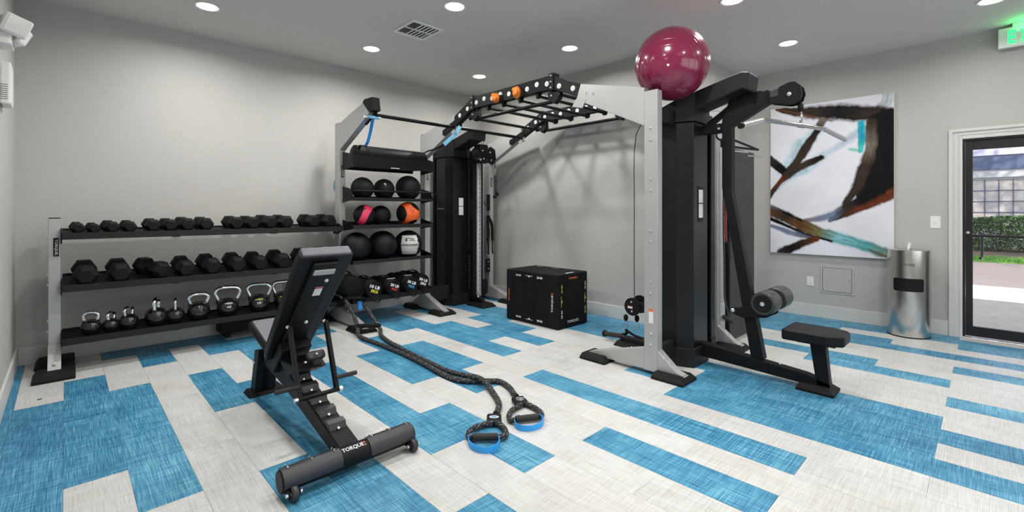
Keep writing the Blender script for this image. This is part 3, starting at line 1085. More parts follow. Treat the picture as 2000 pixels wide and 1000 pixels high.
T.part('base_ring', ovals([(0, 1.01), (0.012, 1.01)]), M['rubber'])
T.part('body', ovals([(0.012, 1.0), (0.905, 1.0)]), M['steel'])
T.part('lid', ovals([(0.905, 1.015), (0.928, 1.015), (0.930, 0.99)]), M['steel'], label='steel lid with a round dispensing hole')
mb = MB()
vs = []
nn = 17
for i in range(nn):
    a = PI + math.radians(5) + math.radians(-42 + 84 * i / (nn - 1))
    e = abs(i - (nn - 1) / 2) / ((nn - 1) / 2)
    ins = 0.012 if e > 0.95 else 0.0
    for z in (0.494 + ins, 0.632 - ins):
        vs.append((cx + math.cos(a) * (ax_ + 0.002), cy + math.sin(a) * (ay_ + 0.002), z))
mb.add(vs, [(2 * i, 2 * i + 2, 2 * i + 3, 2 * i + 1) for i in range(nn - 1)], True)
T.part('waste_opening', mb, M['rubber'], fix=False)
T.part('dispenser_ring', MB().lathe([(0.02, 0.0), (0.032, 0.0), (0.03, 0.006), (0.02, 0.006)], (cx - 0.04, cy, 0.930)), M['steel'])
T.part('wipe', MB().lathe([(0.008, 0.0), (0.010, 0.02), (0.016, 0.04), (0.013, 0.062), (0.020, 0.075)], (cx - 0.04, cy, 0.93), (0.05, -0.15, 1), n=7), M['paper'])
# small printed words on the bin
for q, s in enumerate(('WIPES',)):
    a = PI + math.radians(8)
    lettering(T, s, (cx + math.cos(a) * (ax_ + 0.003), cy + math.sin(a) * (ay_ + 0.003), 0.775), (0.10, -1, 0), (0, 0, 1), 0.09, 0.03, M['grey_vinyl'])


# ================================================================== THE RIG
RX0, RX1 = 3.46, 3.54            # near side uprights
QX0, QX1 = 4.66, 4.74            # far side uprights
BZ = (2.032, 1.935, 1.61, 1.518, 1.185, 1.096, 0.763, 0.67)
rig = Thing('training_rig', 'silver and black training rig with storage shelves and overhead monkey bars', 'gym rig', (3.6, 3.6, 0))


def bolts(T, par, pts, d, r=0.011, m='bolt'):
    for p in pts:
        p = Vector(p)
        d = Vector(d)
        T.part('bolt', MB().lathe([(r, 0.0), (r, 0.004), (r * 0.6, 0.010), (0.0, 0.0105)], p, d, n=10), M[m], par)


def pad(T, par, x0, x1, y0, y1, h=0.055, ch=0.045):
    t = MB().prism([(x0, y0), (x1, y0), (x1, y1), (x0, y1)], 2, 0.0, h * 0.35)
    t = MB()
    lo = [(x0, y0), (x1, y0), (x1, y1), (x0, y1)]
    hi = [(x0 + ch * 0.7, y0 + ch), (x1 - ch * 0.7, y0 + ch), (x1 - ch * 0.7, y1 - ch * 0.3), (x0 + ch * 0.7, y1 - ch * 0.3)]
    t.prism(lo, 2, 0.0, h * 0.35)
    t.prism(lo, 2, h * 0.35, h, top=hi)
    T.part('rubber_foot', t, M['rubber'], par, bevel=0.005)


def upright(T, x0, x1, y0, y1, h, feet, side=-1, foot_w=0.245, bz=BZ, padlen=0.27):
    """square post; feet = list of (direction, length) along Y"""
    p = T.part('upright', MB().box(x0, x1, y0, y1, 0.03, h), M['silver'], bevel=0.004)
    xc = (x0 + x1) / 2
    for d, L in feet:
        yb = y0 if d < 0 else y1
        poly = [(yb, 0.035), (yb, 0.21), (yb + d * (L - 0.10), 0.075), (yb + d * (L - 0.03), 0.05), (yb + d * (L - 0.03), 0.035)]
        T.part('foot_plate', MB().prism(poly, 0, x0 + 0.001, x1 - 0.001), M['silver'], p, bevel=0.003)
        ye = yb + d * L
        a, b = sorted((ye, ye - d * padlen))
        pad(T, p, xc - foot_w / 2, xc + foot_w / 2, a, b, ch=0.04)
        for t in (0.28, 0.62):
            yy = yb + d * (L - 0.1) * t
            zz = 0.21 - (0.21 - 0.075) * t
            bolts(T, p, [(xc, yy, zz)], (0, d * 0.3, 1), 0.009)
    ym = (y0 + y1) / 2
    bolts(T, p, [(x0 if side < 0 else x1, ym - 0.0, z) for z in bz], (side, 0, 0), 0.010)
    T.part('post_cap', MB().box(x0 + 0.004, x1 - 0.004, y0 + 0.004, y1 - 0.004, h, h + 0.004), M['rubber'], p)
    return p


FR_Y0, FR_Y1 = 5.30, 5.425       # far row of uprights
NR_Y0, NR_Y1 = 1.868, 1.988      # near row
AX0, AX1 = 2.35, 2.425
upA = upright(rig, AX0, AX1, 5.385, 5.515, 2.40, [(-1, 0.63), (1, 0.30)])
upB = upright(rig, 3.50, 3.58, FR_Y0, FR_Y1, 2.39, [(-1, 0.47), (1, 0.30)], foot_w=0.26)
upC = upright(rig, QX0, QX1, FR_Y0, FR_Y1, 2.39, [(-1, 0.55), (1, 0.30)])
upN = upright(rig, RX0, RX1, NR_Y0, NR_Y1, 2.345, [(1, 0.61), (-1, 0.255)])
upD = upright(rig, QX0, QX1, NR_Y0, NR_Y1, 2.345, [(1, 0.61), (-1, 0.26)], foot_w=0.21)
# labels and holes on the near post
lab = rig.part('warning_label', MB().box(RX0 - 0.001, RX0 - 0.0002, 1.905, 1.945, 0.425, 0.545), M['white'], upN, label='white safety label')
rig.part('label_band', MB().box(RX0 - 0.0015, RX0 - 0.001, 1.905, 1.945, 0.52, 0.545), M['orangeprint'], lab)
bolts(rig, upN, [(RX0, 1.928, 0.337), (RX0, 1.928, 0.245)], (-1, 0, 0), 0.014)


def name_plate(T, par, c, right, up, w=0.032, h=0.14, n=(0, -1, 0)):
    """vertical TORQUE plate: letters read downwards"""
    c, right, up, n = Vector(c), Vector(right), Vector(up), Vector(n)
    pl = T.part('name_plate', MB().obox(c + n * 0.0008, right, up, n, w / 2, h / 2, 0.0006), M['rubber'], par)
    T.part('lettering', MB().add([c + n * 0.002 + (-up) * (x * h * 0.86) + right * (y * w * 0.62) for x, y in text_mesh('TORQUE:')[0]], text_mesh('TORQUE:')[1]), M['white'], pl, fix=False)


name_plate(rig, upA, (2.388, 5.385, 1.82), (1, 0, 0), (0, 0, 1))
name_plate(rig, upB, (3.54, FR_Y0, 1.84), (1, 0, 0), (0, 0, 1))
name_plate(rig, upC, (4.70, FR_Y0, 1.79), (1, 0, 0), (0, 0, 1))
T_SIL = 'silver'


def half_gusset(x0, x1, ypost, s, zt, capend=False, far=False):
    """angled silver arm from the top of a post towards the middle; s = direction along Y"""
    y1 = ypost + s * 0.665
    if capend:
        y1 = ypost + s * 0.72
    poly = [(ypost, zt - 0.325), (ypost, zt - 0.005), (ypost + s * 0.14, zt + 0.035), (ypost + s * 0.66, zt + 0.155), (y1 + s * 0.045, zt + 0.015)]
    g = rig.part('gusset_arm', MB().prism(poly, 0, x0 + 0.001, x1 - 0.001), M['silver'], bevel=0.003)
    if capend:
        a, b = ypost + s * 0.66, ypost + s * 0.66
        q = [(ypost + s * 0.60, zt + 0.142), (ypost + s * 0.64, zt + 0.172), (ypost + s * 0.83, zt + 0.165), (ypost + s * 0.86, zt + 0.02), (ypost + s * 0.75, zt + 0.01)]
        rig.part('end_cap', MB().prism(q, 0, x0 - 0.004, x1 + 0.004), M['rubber'], g, bevel=0.004)
    if not capend:
        rig.part('arm_hook', MB().prism([(ypost + s * 0.60, zt - 0.005), (ypost + s * 0.72, zt + 0.02), (ypost + s * 0.76, zt - 0.045), (ypost + s * 0.64, zt - 0.075)], 0, x0 - 0.002, x0 + 0.012)
                 , M['silver'], g, bevel=0.002)
    pts = [(x0, ypost + s * 0.52, zt + 0.04), (x0, ypost + s * 0.60, zt + 0.06)]
    bolts(rig, g, pts, (-1, 0, 0), 0.010)
    return g


half_gusset(AX0, AX1, 5.385, -1, 2.40, capend=True)
half_gusset(RX0, RX1, NR_Y1, 1, 2.383)
half_gusset(3.475, 3.555, FR_Y0, -1, 2.383)
half_gusset(QX0, QX1, NR_Y1, 1, 2.383)
half_gusset(QX0, QX1, FR_Y0, -1, 2.383)

# overhead black beams, perforated look by round washers
JY0, JY1 = 3.007, 4.248
for bx0, bx1, tagx in ((RX0 + 0.004, RX1 - 0.004, -1), (QX0 + 0.004, QX1 - 0.004, -1)):
    secs = ((2.665, 2.412, 2.545, JY0, 2.562, 2.695), (JY0, 2.562, 2.698, JY1, 2.562, 2.698), (JY1, 2.562, 2.695, 4.60, 2.395, 2.522))
    for n_, (ya, zl, zh, yb, zl2, zh2) in enumerate(secs):
        bm_ = rig.part('overhead_beam', MB().prism([(ya, zl), (yb, zl2), (yb, zh2), (ya, zh)], 0, bx0, bx1), M['black'], bevel=0.003)
        cnt = 9 if n_ == 1 else 2
        for i in range(cnt):
            t = (i + 0.5) / cnt if n_ != 1 else (i + 0.45) / 9
            yy = ya + (yb - ya) * t
            zz = (zl + zh) / 2 + ((zl2 + zh2) / 2 - (zl + zh) / 2) * t + (0.012 if i % 2 else -0.008)
            if n_ == 0:
                yy, zz = (2.74 + i * 0.17), (2.515 + i * 0.055)
            if n_ == 2:
                yy, zz = (4.34 + i * 0.15), (2.575 - i * 0.058)
            rig.part('washer', MB().lathe([(0.026, 0), (0.026, 0.004), (0.010, 0.005), (0.009, 0.010), (0, 0.010)], (bx0, yy, zz), (-1, 0, 0), n=18), M['plastic'], bm_)
    # joint clamps
    for jy, s in ((JY0, -1), (JY1, 1)):
        cl = rig.part('joint_clamp', MB().prism([(jy - 0.03, 2.545), (jy + 0.03, 2.545), (jy + 0.03, 2.715), (jy - 0.03, 2.715)], 0, bx0 - 0.012, bx1 + 0.012), M['black'], bevel=0.003)
        bolts(rig, cl, [(bx0 - 0.012, jy, z) for z in (2.572, 2.63, 2.69)], (-1, 0, 0), 0.011)
        rig.part('bracket', MB().prism([(jy + 0.07, 2.565), (jy - 0.07, 2.565), (jy - 0.075, 2.47), (jy - 0.01, 2.415), (jy + 0.07, 2.47)], 0, bx0 + 0.02, bx1 + 0.01), M['black'], cl, bevel=0.003)
        bolts(rig, cl, [(bx0 + 0.02, jy + 0.02, 2.50)], (-1, 0, 0), 0.012)
    rig.part('side_bar', MB().cyl(((bx0 + bx1) / 2 + 0.02, JY0 + 0.02, 2.448), ((bx0 + bx1) / 2 + 0.02, JY1 - 0.02, 2.448), 0.019), M['black'])
for yy, zz in ((2.93, 2.50), (3.22, 2.535), (3.48, 2.535), (3.74, 2.535), (4.0, 2.535), (4.33, 2.47)):
    rg = rig.part('rung', MB().cyl((RX0 + 0.02, yy, zz), (QX1 - 0.02, yy, zz), 0.018), M['black'])
    for xx in (RX0 + 0.05, QX1 - 0.05):
        rig.part('rung_bracket', MB().prism([(yy - 0.05, 2.575), (yy + 0.05, 2.575), (yy + 0.03, zz - 0.028), (yy - 0.02, zz - 0.028)], 0, xx - 0.004, xx + 0.004) if 3 < yy < 4.2 else
                 MB().box(xx - 0.004, xx + 0.004, yy - 0.03, yy + 0.03, zz - 0.025, zz + 0.03), M['black'], rg)
# pull-up bar joining the arms of the far row
for xa, xb in ((AX1 - 0.02, 3.468), (3.55, QX0 - 0.006)):
    b_ = rig.part('pull_up_bar', MB().cyl((xa, 4.60, 2.385), (xb, 4.60, 2.385), 0.020), M['black'])
    for xx, s in ((xa, 1), (xb, -1)):
        g_ = rig.part('bar_plate', MB().prism([(4.80, 2.30), (4.555, 2.405), (4.565, 2.47), (4.60, 2.475), (4.85, 2.375), (4.85, 2.32)], 0, xx - 0.006, xx + 0.004), M['black'], b_, bevel=0.002)
# top cross member between near row posts
rig.part('cross_member', MB().box(RX1, QX0, 1.90, 1.96, 2.10, 2.22), M['shelf'], bevel=0.004)
rig.part('cross_member', MB().box(RX1, QX0, 1.90, 1.96, 0.10, 0.22), M['shelf'], bevel=0.004)
rig.part('cross_member', MB().box(3.58, QX0, 5.34, 5.40, 0.10, 0.30), M['shelf'], bevel=0.004)

# climbing holds on the near beam
for yy, zz, q in ((3.806, 2.606, 0), (3.474, 2.606, 1)):
    mb = MB().sphere((RX0 - 0.02, yy, zz), 0.058, 18, 12, sc=(0.75, 0.85, 1.15 if q else 0.95))
    mb.sphere((RX0 - 0.055, yy - 0.012, zz - 0.014), 0.036, 14, 8, sc=(0.7, 1.0, 0.9))
    mb.sphere((RX0 - 0.03, yy + 0.03, zz + 0.035), 0.026, 10, 8)
    rig.part('climbing_hold', mb, M['orange'], label='orange climbing hold')
    rig.part('climbing_hold_back', MB().lathe([(0.04, 0), (0.04, 0.006), (0.0, 0.006)], (RX0 + 0.003, yy - 0.05, zz - 0.01), (-1, 0, 0), n=16), M['black'])

# ---- storage bay shelves between the first two uprights
SX0, SX1, SYF, SYB = 2.432, 3.492, 5.08, 5.56


def tray(zl, z0, rail=None, deep=SYB, cap=0.0, base=None):
    """front lip from z0 to zl, tray with side plates"""
    t = rig.part('storage_shelf', MB().box(SX0 - 0.05, SX1 - 0.02, SYF, SYF + 0.004, z0, zl).box(SX0 - 0.05, SX1 - 0.02, SYF + 0.004, deep - 0.004, (base or z0 + 0.006) - 0.006, base or z0 + 0.006)
                 .box(SX0 - 0.05, SX1 - 0.02, deep - 0.004, deep, z0, zl + 0.03), M['shelf'], bevel=0.0015)
    h = zl + cap
    poly = [(SYF, z0), (SYF, zl), (SYF + 0.06, h + 0.02), (5.36, h + 0.06), (5.36, z0 - 0.03)]
    rig.part('side_plate', MB().prism(poly, 0, SX0 - 0.055, SX0 - 0.05), M['black'], t)
    rig.part('side_plate', MB().prism(poly, 0, SX1 - 0.02, SX1 - 0.015), M['black'], t)
    if rail:
        rig.part('ball_rail', MB().cyl((SX0 - 0.05, SYF + 0.008, rail), (SX1 - 0.02, SYF + 0.008, rail), 0.013), M['black'], t)
    return t


tr = tray(1.995, 1.862, base=1.903)
tr.data.materials[0] = M['black']
tray(1.505, 1.478, rail=1.585, cap=0.08)
tray(1.185, 1.140, base=1.166)
tray(0.770, 0.730)
tray(0.335, 0.275, base=0.330)
rig.part('divider_bracket', MB().prism([(2.44, 1.985), (2.66, 1.985), (2.62, 1.90), (2.56, 1.875), (2.44, 1.875)], 1, SYF - 0.004, SYF), M['black'], tr, bevel=0.001)
for zz in (1.866,):
    rig.part('tray_label', MB().box(2.86, 2.98, SYF - 0.002, SYF - 0.0005, zz + 0.004, zz + 0.012), M['white'], tr)

# peg with a hanging handle hook
rig.part('hook', MB().tube([(SX1, 5.14, 1.60), (3.53, 5.14, 1.575), (3.57, 5.13, 1.58), (3.59, 5.12, 1.62)], 0.005), M['black'])
# arms on the outer upright that carry the mats
rig.part('accessory_bracket', MB().box(QX1, QX1 + 0.14, 1.80, 1.90, 2.0, 2.08), M['black'], bevel=0.006)
rig.part('accessory_arm', MB().tube([(4.86, 1.80, 2.075), (5.20, 1.80, 2.06), (5.62, 1.80, 2.04)], 0.012, sub=2).tube([(4.86, 1.86, 2.02), (5.20, 1.84, 2.025), (5.62, 1.80, 2.04)], 0.012, sub=2), M['black'])
rig.part('chrome_peg', MB().cyl((4.77, 1.77, 1.95), (5.06, 1.72, 1.955), 0.009), M['chrome'])
rig.part('chrome_peg', MB().cyl((5.10, 1.74, 1.925), (5.37, 1.68, 1.93), 0.009), M['chrome'])

# ================================================================== CABLE TOWERS
def shroud(x0, x1, yf, yb, z0, z1, chl=0.05, chy=0.13, grow=0.0, right=False):
    """folded cover plate: chamfered left corner"""
    a = grow
    if right:
        poly = [(x0 - a, yf - a), (x1 - a * 0 - 0.03, yf - a), (x1 + a, yf + 0.05), (x1 + a, yb + a), (x0 - a, yb + a)]
    else:
        poly = [(x0 - a, yb + a), (x0 - a, yf + chy), (x0 + chl - a * 0.5, yf - a), (x1 + a, yf - a), (x1 + a, yb + a)]
    return MB().prism(poly, 2, z0, z1)


def cable_tower(T, ox, oy, cap_nose=True):
    X = lambda v: v + ox
    Y = lambda v: v + oy
    a = T.part('shroud', shroud(X(3.82), X(4.15), Y(1.752), Y(2.12), 0.15, 2.115), M['shroud'], bevel=0.006)
    T.part('shroud', shroud(X(4.262), X(4.376), Y(1.765), Y(2.12), 0.15, 2.115, right=True), M['shroud'], bevel=0.006)
    T.part('base_skirt', shroud(X(3.82), X(4.15), Y(1.752), Y(2.12), 0.0, 0.165, grow=0.008), M['shelf'], bevel=0.004)
    T.part('base_skirt', shroud(X(4.262), X(4.376), Y(1.765), Y(2.12), 0.0, 0.18, grow=0.008, right=True), M['shelf'], bevel=0.004)
    T.part('rear_panel', MB().box(X(3.80), X(4.15), Y(2.125), Y(2.16), 0.05, 2.2), M['black'])
    T.part('top_housing', MB().prism([(Y(1.738), 2.12), (Y(1.738), 2.368), (Y(2.134), 2.225), (Y(2.134), 2.12)], 0, X(3.862), X(4.164)), M['shelf'], bevel=0.005)
    T.part('top_housing_corner', MB().add([(X(3.806), Y(1.882), 2.12), (X(3.862), Y(1.738), 2.12), (X(3.862), Y(2.134), 2.12), (X(3.806), Y(2.134), 2.12), (X(3.806), Y(1.882), 2.316), (X(3.862), Y(1.738), 2.368), (X(3.862), Y(2.134), 2.225), (X(3.806), Y(2.134), 2.225)], [(0, 3, 2, 1), (4, 5, 6, 7), (0, 1, 5, 4), (1, 2, 6, 5), (2, 3, 7, 6), (3, 0, 4, 7)]), M['shelf'], bevel=0.004)
    T.part('top_housing', MB().box(X(4.16), X(4.38), Y(1.80), Y(2.12), 2.12, 2.24), M['shelf'], bevel=0.005)
    # inclined head cover with a bevelled nose
    yz = [(1.75, 2.215), (1.75, 2.372), (1.43, 2.448), (1.36, 2.462), (1.305, 2.448), (1.325, 2.31), (1.37, 2.325)]
    poly = [(Y(y), z) for y, z in yz]
    T.part('head_cover', MB().prism(poly, 0, X(3.87), X(4.10)), M['shelf'], bevel=0.012, seg=3)
    # weight stack and guide rods in the gap
    for i in range(14):
        T.part('weight_plate', MB().box(X(4.155), X(4.257), Y(1.80), Y(1.98), 0.20 + i * 0.036, 0.232 + i * 0.036), M['rubber'], bevel=0.003)
        T.part('plate_number', MB().box(X(4.19), X(4.21), Y(1.797), Y(1.799), 0.211 + i * 0.036, 0.220 + i * 0.036), M['white'])
    T.part('stack_head', MB().box(X(4.155), X(4.257), Y(1.80), Y(1.98), 0.705, 0.80), M['rubber'], bevel=0.006)
    for xx in (4.175, 4.237):
        T.part('guide_rod', MB().cyl((X(xx), Y(1.86), 0.15), (X(xx), Y(1.86), 2.12), 0.008, n=12), M['chrome'])
    pl = T.part('instruction_placard', MB().box(X(3.955), X(4.05), Y(1.748), Y(1.752), 1.255, 1.56), M['black'], a)
    T.part('placard_print', MB().box(X(3.962), X(4.043), Y(1.7465), Y(1.748), 1.42, 1.535), M['white'], pl)
    T.part('placard_print', MB().box(X(3.962), X(4.043), Y(1.7465), Y(1.748), 1.29, 1.41), M['white'], pl)
    return a


near = Thing('cable_tower', 'tall black cable tower with pulldown seat, right of the nearest silver upright', 'cable machine', (4.1, 1.93, 0))
cable_tower(near, 0, 0)
far = Thing('cable_tower', 'tall black cable tower in the corner with adjustable pulley column', 'cable machine', (4.2, 5.45, 0))
cable_tower(far, 0.085, 3.52)

# --- lat pulldown station on the near tower
LX0, LX1 = 4.02, 4.10
T = near
fr = T.part('base_beam', MB().prism([(1.76, 0.072), (1.76, 0.192), (0.95, 0.115), (0.80, 0.075), (0.80, 0.035), (1.10, 0.045)], 0, LX0, LX1), M['black'], bevel=0.004)
for yy in (1.32, 1.14):
    bolts(T, fr, [(LX0 + 0.04, yy, 0.155 if yy > 1.2 else 0.138)], (0, 0, 1), 0.012)
T.part('upright_arm', MB().prism([(1.575, 2.12), (1.575, 1.55), (1.345, 0.16), (1.245, 0.155), (1.495, 1.50), (1.495, 2.06), (1.20, 2.215), (1.20, 2.305), (1.50, 2.325)], 0, LX0, LX1), M['black'], bevel=0.005)
T.part('top_tube', MB().bar((4.06, 1.22, 2.262), (4.06, 1.10, 2.285), 0.075, 0.085), M['guard'], bevel=0.01)
T.part('tube_collar', MB().bar((4.06, 1.225, 2.26), (4.06, 1.205, 2.264), 0.09, 0.11), M['rubber'], bevel=0.006)
pol = [(1.137, 2.318), (1.06, 2.345), (1.02, 2.34), (0.985, 2.30), (0.975, 2.25), (0.99, 2.20), (1.03, 2.172), (1.07, 2.17), (1.20, 2.205), (1.20, 2.25), (1.14, 2.255)]
hp = T.part('pulley_housing', MB().prism(pol, 0, 4.005, 4.025), M['black'], bevel=0.003)
T.part('pulley_housing', MB().prism(pol, 0, 4.095, 4.115), M['black'], bevel=0.003)
T.part('pulley_wheel', MB().lathe([(0.02, -0.012), (0.068, -0.012), (0.062, 0.0), (0.068, 0.012), (0.02, 0.012)], (4.06, 1.055, 2.25), (1, 0, 0)), M['guard'])
bolts(T, hp, [(4.005, 1.062, 2.252)], (-1, 0, 0), 0.017)
T.part('cable_stop', MB().lathe([(0.012, 0.0), (0.02, 0.01), (0.02, 0.05), (0.010, 0.065)], (4.06, 0.998, 2.115)), M['rubber'])
T.part('cable', MB().cyl((4.06, 0.998, 2.18), (4.06, 0.998, 2.25), 0.004, n=8).cyl((4.06, 1.11, 2.30), (4.06, 1.5, 2.35), 0.004, n=8), M['rubber'])
T.part('brace', MB().bar((4.06, 1.70, 2.10), (4.06, 1.36, 2.33), 0.03, 0.05), M['black'])
T.part('mount_bracket', MB().box(4.03, 4.09, 1.56, 1.77, 2.02, 2.10), M['black'], bevel=0.006)
bolts(T, fr, [(LX0, 1.60, 2.055)], (-1, 0, 0), 0.014)
T.part('upper_hook', MB().tube([(4.02, 1.60, 2.06), (4.02, 1.62, 1.99), (4.02, 1.58, 1.95), (4.02, 1.54, 1.93)], 0.008), M['black'])
# thigh rollers
br = T.part('roller_bracket', MB().prism([(1.49, 0.50), (1.50, 0.54), (1.45, 0.545), (1.33, 0.58), (1.20, 0.665), (1.13, 0.64), (1.14, 0.55), (1.22, 0.50), (1.40, 0.47)], 0, 3.99, 4.02), M['black'], bevel=0.004)
bolts(T, br, [(3.99, 1.475, 0.522)], (-1, 0, 0), 0.018)
T.part('roller_axle', MB().cyl((3.86, 1.20, 0.635), (4.30, 1.20, 0.635), 0.014), M['chrome'])
for a, b in ((3.84, 4.02), (4.13, 4.32)):
    T.part('foam_roller_pad', MB().lathe([(0.03, 0.0), (0.080, 0.0), (0.090, 0.010), (0.090, b - a - 0.01), (0.080, b - a), (0.03, b - a)], (a, 1.20, 0.635), (1, 0, 0)), M['padroll'])
T.part('axle_cap', MB().lathe([(0.016, 0), (0.016, 0.006), (0.0, 0.010)], (3.838, 1.20, 0.635), (-1, 0, 0), n=14), M['bolt'])
T.part('axle_disc', MB().lathe([(0.068, 0), (0.068, 0.004), (0.0, 0.004)], (3.842, 1.20, 0.635), (-1, 0, 0), n=24), M['rubber'])
# seat
T.part('seat_post', MB().prism([(0.93, 0.36), (0.83, 0.36), (0.80, 0.045), (0.885, 0.045)], 0, LX0, LX1), M['black'], bevel=0.005)
lo = [(3.90, 1.09), (3.90, 0.80), (3.955, 0.70), (4.165, 0.70), (4.22, 0.80), (4.22, 1.09)]
ctr = V(4.06, 0.9)
hi = [(4.06 + (x - 4.06) * 0.93, 0.9 + (y - 0.9) * 0.95) for x, y in lo]
T.part('seat_pad', MB().prism(lo, 2, 0.375, 0.445).prism(lo, 2, 0.445, 0.462, top=hi), M['vinyl'], bevel=0.018, seg=3)
T.part('seat_plate', MB().box(3.97, 4.15, 0.76, 1.0, 0.36, 0.375), M['black'])
sp = MB()
sp.prism([(3.955, 0.765), (4.175, 0.765), (4.165, 1.01), (3.965, 1.01)], 2, 0.0, 0.02)
sp.prism([(3.955, 0.765), (4.175, 0.765), (4.165, 1.01), (3.965, 1.01)], 2, 0.02, 0.055, top=[(4.00, 0.81), (4.13, 0.81), (4.13, 0.99), (4.00, 0.99)])
T.part('rubber_foot', sp, M['rubber'], bevel=0.005)

# --- low row pulley on the other side of the near tower
lp = T.part('low_pulley', MB().lathe([(0.0, 0), (0.088, 0), (0.088, 0.012), (0.0, 0.012)], (3.985, 2.42, 0.41), (1, 0, 0)), M['black'], bevel=0.002)
T.part('pulley_cheek', MB().lathe([(0.0, 0), (0.088, 0), (0.088, 0.012), (0.0, 0.012)], (4.06, 2.38, 0.43), (1, 0, 0)), M['black'], lp)
T.part('pulley_arm', MB().box(3.99, 4.07, 2.12, 2.44, 0.37, 0.46), M['black'], lp, bevel=0.004)
bolts(T, lp, [(3.985, 2.425, 0.455), (3.985, 2.42, 0.365)], (-1, 0, 0), 0.012)
T.part('warning_label', MB().box(3.9835, 3.9845, 2.415, 2.468, 0.392, 0.418), M['white'], lp)
T.part('label_band', MB().box(3.983, 3.9835, 2.415, 2.468, 0.410, 0.418), M['red'], lp)
T.part('lower_cable', MB().tube([(4.06, 2.44, 0.50), (4.06, 2.44, 1.3), (4.06, 2.42, 2.10), (4.06, 2.2, 2.24)], 0.004, n=8), M['rubber'])
for yy, xx in ((2.50, 4.0), (2.40, 4.04)):
    T.part('cable_stop', MB().lathe([(0.010, -0.02), (0.022, 0.0), (0.022, 0.03), (0.012, 0.045)], (xx, yy, 0.275)), M['rubber'])
    T.part('carabiner', MB().tube([(xx, yy, 0.265), (xx - 0.012, yy + 0.012, 0.235), (xx - 0.010, yy + 0.012, 0.20), (xx, yy, 0.18), (xx + 0.01, yy - 0.012, 0.20), (xx + 0.012, yy - 0.012, 0.235)], 0.0035, n=8, cyc=True), M['chrome'])

hb = Thing('footplate', 'black foot plate lying on the floor behind the near silver upright foot', 'foot plate', (4.02, 2.42, 0))
hb.part('plate', MB().prism([(3.95, 2.22), (4.20, 2.22), (4.20, 2.62), (3.95, 2.62)], 2, 0.0, 0.05, top=[(3.98, 2.25), (4.17, 2.25), (4.17, 2.59), (3.98, 2.59)]), M['rubber'], bevel=0.006)
hb.part('bar', MB().cyl((4.0, 2.25, 0.085), (4.0, 2.55, 0.085), 0.028), M['black'])
rh = Thing('row_handle', 'black row handle with foam grip hanging from the low pulley near the floor', 'handle', (4.02, 2.60, 0.02))
rh.part('grip', MB().cyl((4.06, 2.78, 0.065), (4.04, 2.56, 0.085), 0.025), M['grip'])
rh.part('frame', MB().tube([(4.05, 2.60, 0.085), (4.02, 2.50, 0.13), (4.0, 2.50, 0.17)], 0.014).tube([(4.0, 2.50, 0.17), (4.03, 2.42, 0.12), (4.05, 2.30, 0.10)], 0.012), M['black'])
rh.part('end_cap', MB().cyl((4.063, 2.80, 0.063), (4.06, 2.78, 0.065), 0.032), M['rubber'])

# --- adjustable column on the far tower
T = far
colm = T.part('slide_column', MB().box(4.255, 4.325, 5.10, 5.16, 0.10, 2.20), M['silver'], bevel=0.003)
T.part('column_side', MB().box(4.325, 4.345, 5.09, 5.17, 0.08, 2.22), M['black'], colm)
for i in range(26):
    T.part('number_hole', MB().lathe([(0.008, 0), (0.008, 0.001), (0, 0.001)], (4.30, 5.10, 0.22 + i * 0.066), (0, -1, 0), n=10), M['rubber'], colm)
T.part('column_number_strip', MB().box(4.258, 4.272, 5.0985, 5.0995, 0.2, 1.95), M['white'], colm)
T.part('column_tube', MB().box(4.19, 4.25, 5.12, 5.20, 0.08, 2.20), M['black'], bevel=0.004)
T.part('base_plate', MB().prism([(4.12, 4.82), (4.38, 4.82), (4.38, 5.20), (4.12, 5.20)], 2, 0.0, 0.05, top=[(4.16, 4.87), (4.34, 4.87), (4.34, 5.18), (4.16, 5.18)]), M['rubber'], bevel=0.005)
T.part('base_wedge', MB().prism([(5.15, 0.05), (4.92, 0.05), (5.05, 0.13), (5.15, 0.15)], 0, 4.22, 4.28), M['black'])
bolts(T, colm, [(4.20, 5.02, 0.135)], (-0.7, -0.7, 0), 0.016)
hs = T.part('pulley_carriage', MB().lathe([(0.0, 0), (0.10, 0), (0.10, 0.02), (0, 0.02)], (4.20, 5.03, 2.16), (-0.3, -1, 0)), M['black'])
T.part('pulley_cheek', MB().box(4.20, 4.36, 4.98, 5.12, 2.03, 2.30), M['black'], hs, bevel=0.02)
T.part('swivel_pulley', MB().prism([(4.36, 2.05), (4.36, 2.24), (4.42, 2.28), (4.50, 2.24), (4.52, 2.10), (4.46, 2.02)], 1, 4.99, 5.03), M['black'], hs, bevel=0.008)
bolts(T, hs, [(4.25, 4.98, 2.20), (4.27, 4.98, 2.09), (4.40, 4.99, 2.19), (4.42, 4.99, 2.08)], (0, -1, 0), 0.012)
T.part('pop_pin', MB().cyl((4.19, 4.95, 2.07), (4.19, 5.05, 2.10), 0.014), M['chrome'], hs)
T.part('wire_hoop', MB().tube([(4.30, 5.0, 2.30), (4.29, 4.99, 2.40), (4.29, 5.0, 2.44)], 0.012), M['chrome'], hs)
T.part('cable', MB().cyl((4.50, 5.0, 2.10), (4.50, 5.0, 1.97), 0.005, n=8), M['rubber'], hs)

